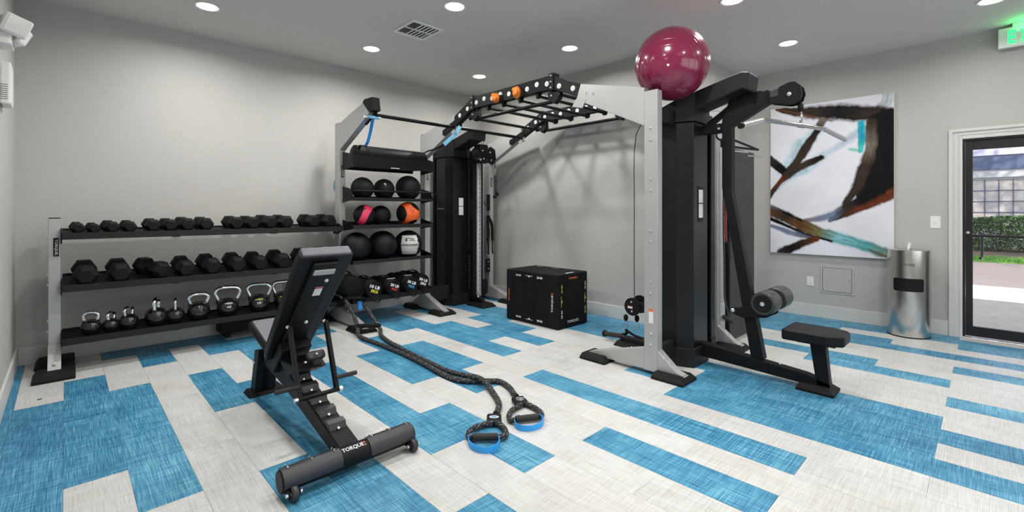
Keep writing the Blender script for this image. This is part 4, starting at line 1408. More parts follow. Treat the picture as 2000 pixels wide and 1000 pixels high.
# rope attachment and suspension straps hanging near the far tower
T = Thing('rope_attachment', 'black triceps rope hanging from the corner tower pulley', 'rope', (4.50, 5.0, 1.55))
T.part('carabiner', MB().tube([(4.50, 5.0, 1.975), (4.485, 5.0, 1.94), (4.49, 5.0, 1.89), (4.50, 5.0, 1.875), (4.515, 5.0, 1.90), (4.515, 5.0, 1.95)], 0.004, cyc=True, n=8), M['chrome'])
T.part('rope', MB().tube([(4.50, 5.0, 1.86), (4.505, 5.0, 1.78), (4.50, 4.995, 1.68), (4.50, 5.0, 1.56)], 0.013).tube([(4.50, 5.0, 1.86), (4.53, 5.0, 1.80), (4.53, 5.01, 1.68), (4.54, 5.0, 1.60)], 0.011), M['braid'], uv=True)
T.part('rope_end', MB().lathe([(0.012, 0), (0.028, 0.01), (0.028, 0.04), (0.014, 0.05)], (4.50, 5.0, 1.53)), M['rubber'])
T.part('rope_end', MB().lathe([(0.012, 0), (0.028, 0.01), (0.028, 0.04), (0.014, 0.05)], (4.54, 5.0, 1.57)), M['rubber'])
T = Thing('utility_hooks', 'black hook plate on the corner upright right of the cable tower', 'hook', (4.60, 5.28, 1.3))
T.part('plate', MB().box(4.60, 4.66, 5.285, 5.30, 1.36, 1.60), M['black'], bevel=0.003)
T.part('hook', MB().tube([(4.63, 5.285, 1.44), (4.56, 5.26, 1.43), (4.52, 5.25, 1.45), (4.51, 5.25, 1.49)], 0.006), M['black'])
T.part('hook', MB().tube([(4.63, 5.285, 1.24), (4.60, 5.25, 1.22), (4.58, 5.24, 1.25)], 0.006).box(4.60, 4.66, 5.285, 5.30, 1.18, 1.28), M['black'])
T.part('lower_plate', MB().box(4.58, 4.66, 5.285, 5.30, 0.42, 0.62), M['black'], bevel=0.003)
bolts(T, None, [(4.62, 5.285, 0.58), (4.62, 5.285, 0.47)], (0, -1, 0), 0.013)
for q in range(2):
    T = Thing('ankle_strap', ('black suspension strap hanging beside the corner tower, the left one' if q == 0 else 'black suspension strap hanging beside the corner tower, the right one'), 'strap', (4.60 + q * 0.05, 5.22, 0.8))
    xx = 4.555 + q * 0.075
    T.part('webbing', MB().tube([(4.60, 5.24, 1.235), (xx, 5.22, 1.16), (xx + 0.01, 5.215, 1.02), (xx - 0.01 + q * 0.02, 5.21, 0.90)], 0, flat=(0.045, 0.012, (0, 1, 0))), M['cord'])
    T.part('webbing_tail', MB().tube([(xx - 0.01 + q * 0.02, 5.21, 0.91), (xx + 0.01, 5.215, 0.80), (xx + 0.005 + q * 0.02, 5.22, 0.70)], 0, flat=(0.018, 0.010, (0, 1, 0))), M['cord'])
    T.part('ring', MB().tube([(xx + 0.005 + q * 0.02 + 0.015 * math.cos(a), 5.22, 0.68 + 0.02 * math.sin(a)) for a in np.linspace(0, 2 * PI, 9)[:-1]], 0.003, n=6, cyc=True), M['chrome'])

# ================================================================== HANGING THINGS
# lat bar
T = Thing('lat_bar', 'long chrome pulldown bar with bent ends hanging from the tower pulley', 'pulldown bar', (4.03, 0.985, 2.0))
d = V(0.959, -0.281, 0)
c = V(4.02, 0.985, 2.0)
pts = [c - d * 0.70 + V(0, 0, -0.062), c - d * 0.455 + V(0, 0, 0.0), c - d * 0.30 + V(0, 0, 0.008), c, c + d * 0.22, c + d * 0.31 + V(0, 0, -0.002), c + d * 0.60 + V(0, 0, -0.062)]
T.part('bar', MB().cyl(pts[0], pts[1], 0.0135).cyl(pts[1], pts[3], 0.0155).cyl(pts[3], pts[5], 0.0155).cyl(pts[5], pts[6], 0.0135)
       .sphere(pts[1], 0.0135, 12, 8).sphere(pts[5], 0.0135, 12, 8).sphere(pts[3], 0.0135, 12, 8), M['chrome'])
for a, b in ((0, 1), (5, 6)):
    p, q = pts[a], pts[b]
    e = (q - p).normalized()
    T.part('hand_grip', MB().cyl(p + e * 0.01, q - e * 0.02, 0.019), M['bolt'], label='pale knurled grip sleeve')
T.part('end_cap', MB().cyl(pts[0] - (pts[1] - pts[0]).normalized() * 0.012, pts[0] + (pts[1] - pts[0]).normalized() * 0.012, 0.021), M['rubber'])
T.part('end_cap', MB().cyl(pts[6], pts[6] + (pts[6] - pts[5]).normalized() * 0.012, 0.017), M['bolt'])
T.part('swivel', MB().cyl(c + d * -0.03, c + d * 0.03, 0.02).cyl(c, c + V(0, 0, 0.04), 0.010), M['chrome'])
T.part('carabiner', MB().tube([V(4.055, 0.995, 2.115), V(4.04, 0.99, 2.09), V(4.035, 0.985, 2.05), V(4.03, 0.985, 2.03), V(4.055, 0.985, 2.05), V(4.065, 0.99, 2.09)], 0.0045, n=8, cyc=True), M['chrome'])

# mats
T = Thing('exercise_mats', 'charcoal exercise mat hanging from pegs beside the far near-row upright', 'mat', (5.1, 1.82, 0.03))
T.part('mat', MB().box(4.79, 5.48, 1.795, 1.835, 0.035, 1.99), M['mat_foam'], bevel=0.008)
T.part('mat_edge', MB().box(4.765, 4.79, 1.795, 1.835, 0.035, 1.99), M['rubber'])
# red and black rope behind the tower
T = Thing('resistance_band', 'red and black resistance band hanging behind the near cable tower', 'band', (4.52, 1.62, 0.3))
T.part('band', MB().tube([(4.485, 1.728, 1.42), (4.495, 1.725, 1.3), (4.49, 1.722, 1.18), (4.50, 1.72, 1.06)], 0.010), M['darkred'], label='red band')
T.part('cord', MB().tube([(4.47, 1.735, 1.55), (4.47, 1.735, 1.2), (4.475, 1.73, 0.85), (4.48, 1.73, 0.6), (4.485, 1.725, 0.5), (4.50, 1.71, 0.4), (4.50, 1.70, 0.33)], 0.009), M['braid'], uv=True)
T.part('strap_head', MB().bar((4.52, 1.72, 1.05), (4.53, 1.715, 0.88), 0.05, 0.03, (0, 1, 0)), M['cord'])
T.part('handle', MB().cyl((4.47, 1.74, 0.35), (4.53, 1.68, 0.30), 0.02), M['grip'])

# blue loops
T = Thing('blue_strap', 'blue nylon strap tied from the storage bay arm down to the black roller', 'strap', (2.42, 4.78, 2.1))
T.part('webbing', MB().tube([(2.42, 4.66, 2.40), (2.43, 4.72, 2.33), (2.45, 4.80, 2.24), (2.46, 4.88, 2.14), (2.47, 4.95, 2.10)], 0, flat=(0.035, 0.008, (0, 1, 0.6))), M['blue'])
T.part('knot', MB().cyl((2.335, 4.64, 2.365), (2.445, 4.60, 2.36), 0.018), M['sky'])
T.part('clip', MB().cyl((2.30, 4.66, 2.362), (2.34, 4.65, 2.364), 0.013).cyl((2.44, 4.60, 2.36), (2.46, 4.595, 2.36), 0.013), M['bolt'])
T = Thing('blue_strap', 'pale blue strap with black tail tied at the far end of the monkey bars', 'strap', (3.50, 4.7, 2.25))
T.part('webbing', MB().tube([(3.47, 4.49, 2.385), (3.46, 4.55, 2.31), (3.45, 4.66, 2.25), (3.44, 4.78, 2.19)], 0, flat=(0.05, 0.008, (1, 0.2, 0.3))), M['sky'])
T.part('tail', MB().tube([(3.44, 4.78, 2.19), (3.43, 4.95, 2.15), (3.40, 5.08, 2.13), (3.36, 5.13, 2.10)], 0, flat=(0.03, 0.010, (0, 0, 1))), M['cord'])
T = Thing('suspension_handle', 'black triangular handle hanging on a hook beside the storage shelves', 'handle', (3.58, 5.10, 1.4))
T.part('webbing', MB().tube([(3.585, 5.11, 1.585), (3.575, 5.10, 1.50), (3.555, 5.09, 1.375)], 0, flat=(0.014, 0.004, (0, 1, 0))).tube([(3.585, 5.11, 1.585), (3.61, 5.10, 1.50), (3.64, 5.09, 1.375)], 0, flat=(0.014, 0.004, (0, 1, 0))), M['cord'])
T.part('grip', MB().cyl((3.545, 5.09, 1.375), (3.655, 5.09, 1.37), 0.015), M['grip'])
T = Thing('hanging_band', 'teal band tip sticking out behind the first silver upright', 'band', (2.33, 5.60, 1.6))
T.part('webbing', MB().tube([(2.40, 5.56, 1.80), (2.385, 5.57, 1.72), (2.372, 5.575, 1.66), (2.376, 5.57, 1.60)], 0, flat=(0.03, 0.006, (0, 1, 0))), M['sky'])

# ================================================================== EXERCISE BALL
T = Thing('exercise_ball', 'large burgundy exercise ball resting on top of the near tower', 'exercise ball', (3.71, 1.87, 2.295))
bc, brad = V(3.71, 1.87, 2.600), 0.305
ob = MB().sphere((0, 0, 0), brad, 64, 40).build('ball', M['bigball'], T.o)
ob.location = bc - T.loc
vd = (V(0, 0, 1.35) - bc).normalized()
vd = (vd + V(0.718, -0.696, 0) * -0.10 + V(0, 0, -0.02)).normalized()
ob.rotation_euler = vd.to_track_quat('X', 'Z').to_euler()
T.part('valve', MB().lathe([(0.010, -0.002), (0.010, 0.002), (0.0, 0.003)], bc + vd * brad, vd, n=12), M['plastic'])

# ================================================================== STORAGE BAY CONTENT
T = Thing('punching_bag', 'long black padded roller lying in the top tray', 'roller', (2.95, 5.28, 1.87))
T.part('body', MB().lathe([(0.0, 0.0), (0.100, 0.0), (0.116, 0.012), (0.119, 0.05), (0.112, 0.93), (0.108, 0.965), (0.095, 0.98), (0, 0.98)], (2.46, 5.25, 2.020), (1, 0, 0), n=40), M['vinyl'])
T.part('end_strap', MB().tube([(2.60, 5.25 + 0.122 * math.sin(a), 2.020 + 0.122 * math.cos(a)) for a in np.linspace(0, 2 * PI, 17)[:-1]], 0, flat=(0.006, 0.03, (1, 0, 0)), cyc=True), M['cord'])
T.part('hanging_loop', MB().tube([(2.50, 5.20, 2.08), (2.47, 5.08, 2.11), (2.46, 5.0, 2.10), (2.47, 4.96, 2.09)], 0, flat=(0.03, 0.008, (0, 0, 1))), M['cord'])
T.part('end_ring', MB().tube([(3.30 + 0.02 * math.cos(a), 5.24, 2.11 + 0.02 * math.sin(a)) for a in np.linspace(0, 2 * PI, 9)[:-1]], 0.004, n=8, cyc=True), M['chrome'])
bolts(T, None, [(2.52, 5.165, 2.03)], (-0.3, -1, 0.3), 0.010)


def ball(name, label, c, r, m='rubber', group='medicine balls on the storage shelves'):
    T = Thing(name, label, 'medicine ball', (c[0], c[1], c[2] - r), group=group)
    T.part('shell', MB().sphere(c, r, 40, 24), M[m])
    return T


BY = 5.22
b1 = ball('medicine_ball', 'black textured ball, left one behind the ball rail', (2.56, BY, 1.620), 0.134)
b2 = ball('medicine_ball', 'black ball with a small white print, middle one behind the ball rail', (2.845, BY, 1.616), 0.130)
c2 = V(2.845, BY, 1.616)
p = c2 + (T_ * 0.85 + R_ * 0.30 + U_ * 0.42).normalized() * 0.131
lettering(b2, 'G', p, R_, U_, 0.030, 0.034, M['white'], bold=0.05)
b3 = ball('medicine_ball', 'largest black ball behind the ball rail, right one', (3.187, BY, 1.645), 0.160)
b4 = ball('medicine_ball', 'pink and black medicine ball on the middle shelf', (2.585, BY, 1.295), 0.128)
b5 = ball('medicine_ball', 'all black ball between the pink and the orange medicine balls', (2.825, BY + 0.05, 1.290), 0.126)
b6 = ball('medicine_ball', 'orange and black medicine ball on the middle shelf', (3.187, BY, 1.317), 0.150)
b7 = ball('medicine_ball', 'big matte black wall ball, left one on the fourth shelf', (2.50, BY + 0.04, 0.915), 0.178, 'vinyl')
b8 = ball('medicine_ball', 'big matte black wall ball between the left one and the white panelled one', (2.845, BY + 0.04, 0.920), 0.182, 'vinyl')
b9 = ball('medicine_ball', 'white and black wall ball with 20LB print on the fourth shelf', (3.20, BY + 0.02, 0.918), 0.180, 'vinyl')


def patch(T, c, r, test, m, name, label=None, n=96, k=60):
    return T.part(name, MB().sphere(c, r, n, k, test=test), M[m], label=label, fix=False)


nP = (R_ * 0.78 + U_ * -0.34 + T_ * -0.45).normalized()
cP = V(2.585, BY, 1.295)
patch(b4, cP, 0.1285, lambda p: -0.44 < p.dot(nP) < 0.16 + 0.35 * max(0, p.z), 'ballpink', 'band', 'pink band')
nO = (R_ * 0.60 + U_ * 0.05 + T_ * -0.76).normalized()
cO = V(3.187, BY, 1.317)
nO2 = (R_ * 0.62 + U_ * 0.62 + T_ * 0.1).normalized()
nO3 = (R_ * 0.45 + U_ * -0.85 + T_ * 0.25).normalized()
patch(b6, cO, 0.1505, lambda p: -0.72 < p.dot(nO) < 0.55 and p.dot(nO2) < 0.86 and p.dot(nO3) < 0.90, 'ballorange', 'band', 'orange band')
cW = V(3.20, BY + 0.02, 0.918)
nW = (T_ * 0.9 + R_ * 0.34).normalized()
rW = nW.cross(U_).normalized() * -1


def wtest(p):
    if p.dot(nW) < 0.3:
        return False
    x, z = p.dot(rW), p.z
    return abs(z) < 0.66 and abs(x) < 0.62 - 0.18 * abs(z)


patch(b9, cW, 0.1805, wtest, 'ballwhite', 'white_panel', 'white panel')


def on_ball(T, s, c, r, dirn, right, up, wid, hei, m, bold=0.03):
    p = Vector(c) + dirn.normalized() * r
    return lettering(T, s, p, right, up, wid, hei, M[m], wrap=(c, r), bold=bold)


dW = (nW + U_ * 0.42).normalized()
on_ball(b9, '20LB', cW, 0.1815, dW, -rW, -U_, 0.13, 0.05, 'rubber', 0.03)
mb = MB()
for i in range(8):
    t0, t1 = -0.56 + i * 0.14, -0.56 + (i + 1) * 0.14
    for s in (-1, 1):
        pp = []
        for q in range(5):
            t = t0 + (t1 - t0) * q / 4
            z = s * 0.05 * math.sin(PI * q / 4)
            v = (nW * math.sqrt(max(0.05, 1 - t * t)) + rW * t + U_ * z).normalized()
            pp.append(cW + v * 0.1815)
        mb.tube(pp, 0.0028, n=6, sub=1)
b9.part('lacing', mb, M['rubber'], fix=False)
for T, c, r, dv, s in ((b4, cP, 0.129, T_ * 0.75 + R_ * 0.12 + U_ * 0.62, '10'), (b6, cO, 0.151, T_ * 0.78 + R_ * 0.52 + U_ * 0.28, '12')):
    dv = dv.normalized()
    side = U_.cross(dv).normalized()
    upv = dv.cross(side).normalized()
    ring = [c + (dv + (side * math.cos(a) + upv * math.sin(a)) * 0.20).normalized() * r for a in np.linspace(0, 2 * PI, 21)[:-1]]
    T.part('print_ring', MB().tube(ring, 0.0022, n=6, cyc=True, sub=1), M['rubber'], fix=False)
    on_ball(T, s, c, r + 0.0005, dv, side if side.dot(R_) > 0 else -side, upv, 0.032, 0.028, 'rubber')

# sandbags on the bottom shelf
SB = [(2.40, 0.49, 0.125, 5.06, None, 'black sandbag with a yellow stripe, leftmost on the bottom shelf', 'yellow'),
      (2.595, 0.425, 0.098, 4.99, '10 LB', 'black sandbag marked 10 LB with a yellow weight print', 'yellow'),
      (2.86, 0.43, 0.088, 5.00, '20 LB', 'black sandbag marked 20 LB with a red weight print', 'red'),
      (3.11, 0.435, 0.095, 5.02, '30 LB', 'black sandbag marked 30 LB with a blue weight print', 'blueprint'),
      (3.335, 0.45, 0.095, 5.10, '50 LB', 'black sandbag with white lettering, rightmost on the bottom shelf', 'white')]
for x, z, r, yf, s, lb, kc in SB:
    L = 0.54
    z = 0.331 + 1.08 * r
    T = Thing('sandbag', lb, 'sandbag', (x, yf + L / 2, z - r), group='sandbags on the bottom shelf')
    ax = V(0.0, 1, 0.0)
    T.part('bag', MB().lathe([(0.0, 0.0), (r * 0.86, 0.0), (r * 0.97, 0.012), (r * 1.02, 0.06), (r * 1.08, 0.2), (r * 1.08, 0.36), (r * 1.02, 0.5), (r * 0.9, L - 0.01), (0, L)], (x, yf, z), ax, n=28), M['cord'])
    T.part('end_piping', MB().tube([V(x, yf - 0.001, z) + (V(1, 0, 0) * math.cos(a) + V(0, 0, 1) * math.sin(a)) * r * 0.93 for a in np.linspace(0, 2 * PI, 21)[:-1]], 0.004, n=6, cyc=True, sub=1), M['vinyl'])
    if s:
        e1 = V(0.94, -0.0, -0.34).normalized()
        e2 = V(0.34, 0, 0.94).normalized()
        lettering(T, s, V(x, yf - 0.003, z) + e2 * r * 0.22, e1, e2, r * 1.35, r * 0.40, M['white'], bold=0.05)
        lettering(T, {'10 LB': '5KG', '20 LB': '9KG', '30 LB': '14KG', '50 LB': '23KG'}[s], V(x, yf - 0.003, z) - e2 * r * 0.28 + e1 * r * 0.1, e1, e2, r * 0.95, r * 0.36, M[kc], bold=0.05)
        T.part('carry_loop', MB().tube([(x - r * 0.5, yf + 0.01, z - r * 0.7), (x - r * 0.35, yf - 0.035, z - r * 1.15), (x, yf - 0.045, z - r * 1.55), (x + r * 0.5, yf - 0.04, z - r * 1.4), (x + r * 0.75, yf - 0.02, z - r * 0.9), (x + r * 0.7, yf + 0.01, z - r * 0.5)], 0,
                                    flat=(0.006, 0.026, (0, 1, 0))), M['cord'])
    else:
        T.part('stripe', MB().tube([V(x, yf + 0.25, z) + V(math.cos(a), 0, math.sin(a)) * (r * 1.085) for a in np.linspace(0.2, PI, 12)], 0, flat=(0.002, 0.01, (1, 0, 0))), M['yellow'])
    T.part('top_handle', MB().tube([(x, yf + 0.12, z + r * 1.02), (x, yf + 0.18, z + r * 1.28), (x, yf + 0.30, z + r * 1.30), (x, yf + 0.38, z + r * 1.05)], 0, flat=(0.035, 0.006, (0, 0, 1))), M['cord'])
    if s in ('20 LB', '30 LB'):
        lettering(T, 'TORQUE', (x + 0.01, yf + 0.09, z + r * 1.06), (1, 0, 0), (0, 1, 0.2), 0.11, 0.035, M['white'])

# ================================================================== DUMBBELL RACK
T = Thing('dumbbell_rack', 'three tier black dumbbell rack with a silver end post against the back wall', 'rack', (1.15, 5.5, 0))
rack = T
upL = T.part('upright', MB().box(-0.103, -0.027, 5.43, 5.555, 0.035, 1.285), M['silver'], bevel=0.004)
T.part('post_cap', MB().box(-0.101, -0.029, 5.432, 5.553, 1.285, 1.292), M['rubber'], upL)
T.part('foot_plate', MB().prism([(5.43, 0.035), (5.43, 0.235), (5.415, 0.235), (5.23, 0.055), (5.23, 0.035)], 0, -0.105, -0.025), M['silver'], upL, bevel=0.003)
T.part('foot_plate', MB().prism([(5.555, 0.035), (5.555, 0.21), (5.72, 0.06), (5.72, 0.035)], 0, -0.105, -0.025), M['silver'], upL, bevel=0.003)
for y0, y1 in ((5.11, 5.36), (5.55, 5.80)):
    xs0, xs1 = -0.19, 0.06
    T.part('rubber_foot', MB().prism([(xs0, y0), (xs1, y0), (xs1, y1), (xs0, y1)], 2, 0, 0.02).prism([(xs0, y0), (xs1, y0), (xs1, y1), (xs0, y1)], 2, 0.02, 0.065,
           top=[(xs0 + 0.025, y0 + 0.02), (xs1 - 0.0, y0 + 0.02), (xs1, y1 - 0.02), (xs0 + 0.025, y1 - 0.02)]), M['rubber'], upL, bevel=0.006)
bolts(T, upL, [(-0.103, 5.47, z) for z in (1.208, 1.123, 0.814, 0.728, 0.423, 0.337)], (-1, 0, 0), 0.012)
bolts(T, upL, [(-0.065, 5.36, 0.185), (-0.065, 5.27, 0.10)], (0, -1, 1), 0.012)
name_plate(T, upL, (-0.056, 5.43, 1.045), (1, 0, 0), (0, 0, 1), w=0.034, h=0.155)
for zl, zb, rise in ((1.168, 1.112, 0.022), (0.735, 0.678, 0.055), (0.292, 0.238, 0.010)):
    sh = T.part('shelf', MB().prism([(5.28, zb), (5.284, zb), (5.284, zl - 0.022), (5.696, zl - 0.022 + rise), (5.696, zb + rise), (5.70, zb + rise), (5.70, zl + rise + 0.004), (5.696, zl + rise + 0.004), (5.696, zl - 0.017 + rise), (5.284, zl - 0.017), (5.284, zl), (5.28, zl)], 0, -0.02, 2.36), M['shelf'])
    T.part('shelf_liner', MB().prism([(5.285, zl - 0.017), (5.695, zl - 0.017 + rise), (5.695, zl - 0.013 + rise), (5.285, zl - 0.013)], 0, -0.015, 2.355), M['rubber'], sh)
    for x0, x1 in ((-0.027, -0.02), (2.343, 2.35)):
        T.part('end_bracket', MB().prism([(5.30, zb), (5.30, zl), (5.42, zl + 0.035), (5.55, zl + 0.035), (5.55, zb - 0.04), (5.42, zb - 0.04)], 0, x0, x1), M['black'], sh)
    for xx in (0.75, 1.6):
        T.part('stiffener', MB().box(xx - 0.03, xx + 0.03, 5.29, 5.69, zb - 0.006, zb), M['black'], sh)


def dumbbell_mesh(R, L, hl):
    """hex dumbbell lying along local Y, resting on a flat; origin below its middle"""
    h = R * math.cos(PI / 6)
    heads = []
    for s in (-1, 1):
        mb = MB()
        ya, yb = s * (L / 2 - hl), s * L / 2
        rings = [(ya, 0.90), (ya + s * hl * 0.10, 1.0), (yb - s * hl * 0.34, 1.0), (yb, 0.70)]
        vs = []
        for y, k in rings:
            for i in range(6):
                an = PI / 3 * i
                vs.append((math.cos(an) * R * k, y, h + math.sin(an) * R * k))
        fs = [(a * 6 + i, a * 6 + (i + 1) % 6, (a + 1) * 6 + (i + 1) % 6, (a + 1) * 6 + i) for a in range(3) for i in range(6)]
        fs += [(5, 4, 3, 2, 1, 0), (18, 19, 20, 21, 22, 23)]
        mb.add(vs, fs)
        heads.append(mb)
    hr = 0.016
    hd = MB().lathe([(hr * 0.9, -(L / 2 - hl)), (hr, -(L / 2 - hl) * 0.6), (hr * 1.12, 0), (hr, (L / 2 - hl) * 0.6), (hr * 0.9, (L / 2 - hl))], (0, 0, h), (0, 1, 0), n=14)
    return heads, hd


def dumbbell(x, y, z, R, L, rot, label, group, tilt=0.0):
    T = Thing('dumbbell', label, 'dumbbell', (0, 0, 0), group=group)
    heads, hd = dumbbell_mesh(R, L, (L - 0.125) / 2)
    for h in heads:
        T.part('head', h, M['rubber'], bevel=min(0.006, R * 0.07))
    T.part('handle', hd, M['chrome'])
    T.o.location = (x, y, z)
    T.o.rotation_euler = (tilt, 0, rot)


top = [(0.082, .046, 'smallest black hex dumbbell pair end, first on the top shelf beside the end post'),
       (0.182, .042, 'small black hex dumbbell, second on the top shelf from the end post'),
       (0.295, .052, 'small black hex dumbbell, third on the top shelf from the end post'),
       (0.420, .052, 'small black hex dumbbell, fourth on the top shelf, left of a gap'),
       (0.590, .060, 'black hex dumbbell, fifth on the top shelf from the end post'),
       (0.716, .060, 'black hex dumbbell, sixth on the top shelf from the end post'),
       (0.845, .066, 'black hex dumbbell, seventh on the top shelf from the end post'),
       (1.000, .066, 'black hex dumbbell, eighth on the top shelf, left of a wider gap'),
       (1.262, .070, 'black hex dumbbell, ninth on the top shelf, right of a wider gap'),
       (1.412, .070, 'black hex dumbbell, tenth on the top shelf from the end post'),
       (1.575, .075, 'black hex dumbbell, eleventh on the top shelf from the end post'),
       (1.742, .075, 'black hex dumbbell, twelfth on the top shelf from the end post'),
       (2.035, .078, 'black hex dumbbell, second from the rig on the top shelf'),
       (2.225, .078, 'black hex dumbbell nearest the rig on the top shelf')]
for i, (x, R, lb) in enumerate(top):
    L = 0.21 + R * 1.5
    dumbbell(x - 0.01, 5.49, 1.164, R * 1.05, L, math.radians(random.uniform(2, 8)), lb, 'hex dumbbells on the top shelf', 0.05)
low = [(0.122, .088, 'big black hex dumbbell, first on the middle shelf by the end post', 0),
       (0.345, .087, 'big black hex dumbbell, second on the middle shelf from the end post', 0),
       (0.580, .084, 'black hex dumbbell turned askew with its handle showing on the middle shelf', 0.40),
       (0.825, .082, 'big black hex dumbbell right of the askew one on the middle shelf', 0),
       (1.035, .086, 'big black hex dumbbell, fifth on the middle shelf from the end post', 0.03),
       (1.262, .086, 'big black hex dumbbell, sixth on the middle shelf from the end post', -0.02),
       (1.465, .084, 'big black hex dumbbell, seventh on the middle shelf from the end post', 0),
       (1.690, .088, 'big black hex dumbbell just left of the bench backrest on the middle shelf', 0.02),
       (1.955, .090, 'black hex dumbbell half hidden behind the bench backrest on the middle shelf', 0),
       (2.190, .090, 'black hex dumbbell behind the bench backrest nearest the rig', 0)]
for x, R, lb, rz in low:
    dumbbell(x, 5.48, 0.745, R, 0.38, rz + 0.03, lb, 'hex dumbbells on the middle shelf', 0.13)


def kettlebell(x, y, z, r, rz, H, label, s=None, yellow=False, hw=0.1):
    T = Thing('kettlebell', label, 'kettlebell', (0, 0, 0), group='kettlebells on the bottom shelf')
    T.part('bell', MB().lathe([(0.0, 0.0), (r * 0.55, 0.0), (r * 0.70, r * 0.08), (r * 0.93, r * 0.45), (r, r * 0.92), (r * 0.90, r * 1.35), (r * 0.62, r * 1.68), (r * 0.30, r * 1.82), (0, r * 1.84)], (0, 0, 0), n=36), M['gloss'])
    t = 0.0140 if r < 0.085 else 0.0185
    zt = H - t
    zb = r * 1.45
    w1, w2 = hw * 0.62, hw - t
    pts = [(-w1, 0, zb - 0.02), (-w1 * 1.08, 0, zb + (zt - zb) * 0.22), (-w2, 0, zb + (zt - zb) * 0.66), (-w2 * 0.80, 0, zt - 0.012), (-w2 * 0.4, 0, zt), (w2 * 0.4, 0, zt), (w2 * 0.80, 0, zt - 0.012), (w2, 0, zb + (zt - zb) * 0.66), (w1 * 1.08, 0, zb + (zt - zb) * 0.22), (w1, 0, zb - 0.02)]
    T.part('handle', MB().tube(pts, t, n=14, sub=4), M['chrome'])
    for sx in (-1, 1):
        T.part('handle_collar', MB().tube([(sx * w1, 0, zb - 0.025), (sx * w1 * 1.03, 0, zb + 0.022)], t * 1.22, n=14, sub=1), M['gloss'])
    if s:
        T.part('lettering', MB().add([V(px * r * 0.36, -math.sqrt(max(0, (r * 1.0) ** 2 - (px * r * 0.36) ** 2)) + 0.0, r * 1.02 + py * r * 0.2) for px, py in text_mesh(s)[0]], text_mesh(s)[1]), M['white'], fix=False)
        if yellow is not None:
            T.part('stripe', MB().box(-r * 0.34, r * 0.34, -r * 0.955, -r * 0.93, r * 1.34, r * 1.42), M['yellow' if yellow else 'white'])
    T.o.location = (x, y, z)
    T.o.rotation_euler = (0, 0, rz)


M['gloss'] = mat('gloss_black_enamel', (0.008, 0.008, 0.009), 0.16, coat=0.5)
KB = [(0.160, .071, -0.15, 0.200, 'smallest kettlebell with its handle seen face on, by the end post', None, None, .064),
      (0.292, .064, 1.02, 0.186, 'small kettlebell with handle turned, second from the end post', None, None, .060),
      (0.412, .076, 0.95, 0.212, 'small kettlebell, third from the end post', None, None, .070),
      (0.612, .092, 1.22, 0.268, 'kettlebell with handle nearly edge on, left of the small edge-on one', None, None, .090),
      (0.757, .080, 1.43, 0.248, 'kettlebell with handle edge on, fifth from the end post', None, None, .085),
      (0.945, .098, -0.05, 0.268, 'kettlebell with handle seen slightly turned in the middle of the shelf', None, None, .100),
      (1.196, .100, -0.12, 0.305, 'kettlebell marked 30 with a wide chrome handle', '30', False, .128),
      (1.487, .102, -0.27, 0.305, 'kettlebell marked 35 with a yellow stripe', '35', True, .128),
      (1.735, .102, -0.30, 0.308, 'kettlebell half hidden behind the bench backrest', '40', True, .128)]
for x, r, rz, H, lb, s, yl, hw in KB:
    kettlebell(x, 5.42, 0.278, r, rz, H, lb, s, yl, hw)

o = Thing('foam_block', 'long black block on the floor under the bottom shelf by the back wall', 'block', (1.8, 5.7, 0))
o.part('body', MB().box(1.17, 2.30, 5.60, 5.82, 0.05, 0.19), M['rubber'], bevel=0.012)
for xx in (1.22, 2.22):
    o.part('foot', MB().box(xx, xx + 0.05, 5.63, 5.79, 0.0, 0.05), M['rubber'])

# ================================================================== PLYO BOX
bx = Thing('plyo_box', 'black soft plyometric box with white lettering on the blue planks', 'plyo box', (4.255, 3.785, 0))
x0, x1, y0, y1, hh = 3.98, 4.53, 3.36, 4.21, 0.625
bx.part('body', MB().box(x0, x1, y0, y1, 0.0, hh), M['cord'], bevel=0.018, seg=3)
for ya, yb in ((3.52, 3.74), (3.84, 4.10)):
    fr = MB()
    for a, b, c_, d_ in ((ya, yb, 0.115, 0.121), (ya, yb, 0.515, 0.521), (ya, ya + 0.006, 0.115, 0.521), (yb - 0.006, yb, 0.115, 0.521)):
        fr.box(x0 - 0.002, x0 + 0.003, a, b, c_, d_)
    bx.part('seam_panel', fr, M['vinyl'])
fr = MB()
for a, b, c_, d_ in ((4.09, 4.44, 0.12, 0.126), (4.09, 4.44, 0.515, 0.521), (4.09, 4.096, 0.12, 0.521), (4.434, 4.44, 0.12, 0.521)):
    fr.box(a, b, y0 - 0.002, y0 + 0.003, c_, d_)
bx.part('seam_panel', fr, M['vinyl'])
fx = x0 - 0.0025
RL, UP = V(0, -1, 0), V(0, 0, 1)
lettering(bx, 'TORQUE', (fx, 3.445, 0.29), UP, V(0, 1, 0), 0.20, 0.030, M['white'], bold=0.05)
lettering(bx, ':', (fx, 3.445, 0.405), UP, V(0, 1, 0), 0.018, 0.030, M['orangeprint'], bold=0.05)
lettering(bx, '30 IN', (fx, 3.99, 0.565), RL, UP, 0.085, 0.022, M['white'], bold=0.05)
lettering(bx, '24 IN', (fx, 3.64, 0.565), RL, UP, 0.085, 0.026, M['white'], bold=0.05)
lettering(bx, '20 IN', (fx, 3.99, 0.060), RL, UP, 0.085, 0.022, M['white'], bold=0.05)
lettering(bx, '20 IN', (fx, 3.64, 0.060), RL, UP, 0.085, 0.026, M['white'], bold=0.05)
lettering(bx, 'FITNESS', (fx, 4.155, 0.31), UP, V(0, 1, 0), 0.15, 0.018, M['orangeprint'], bold=0.03)


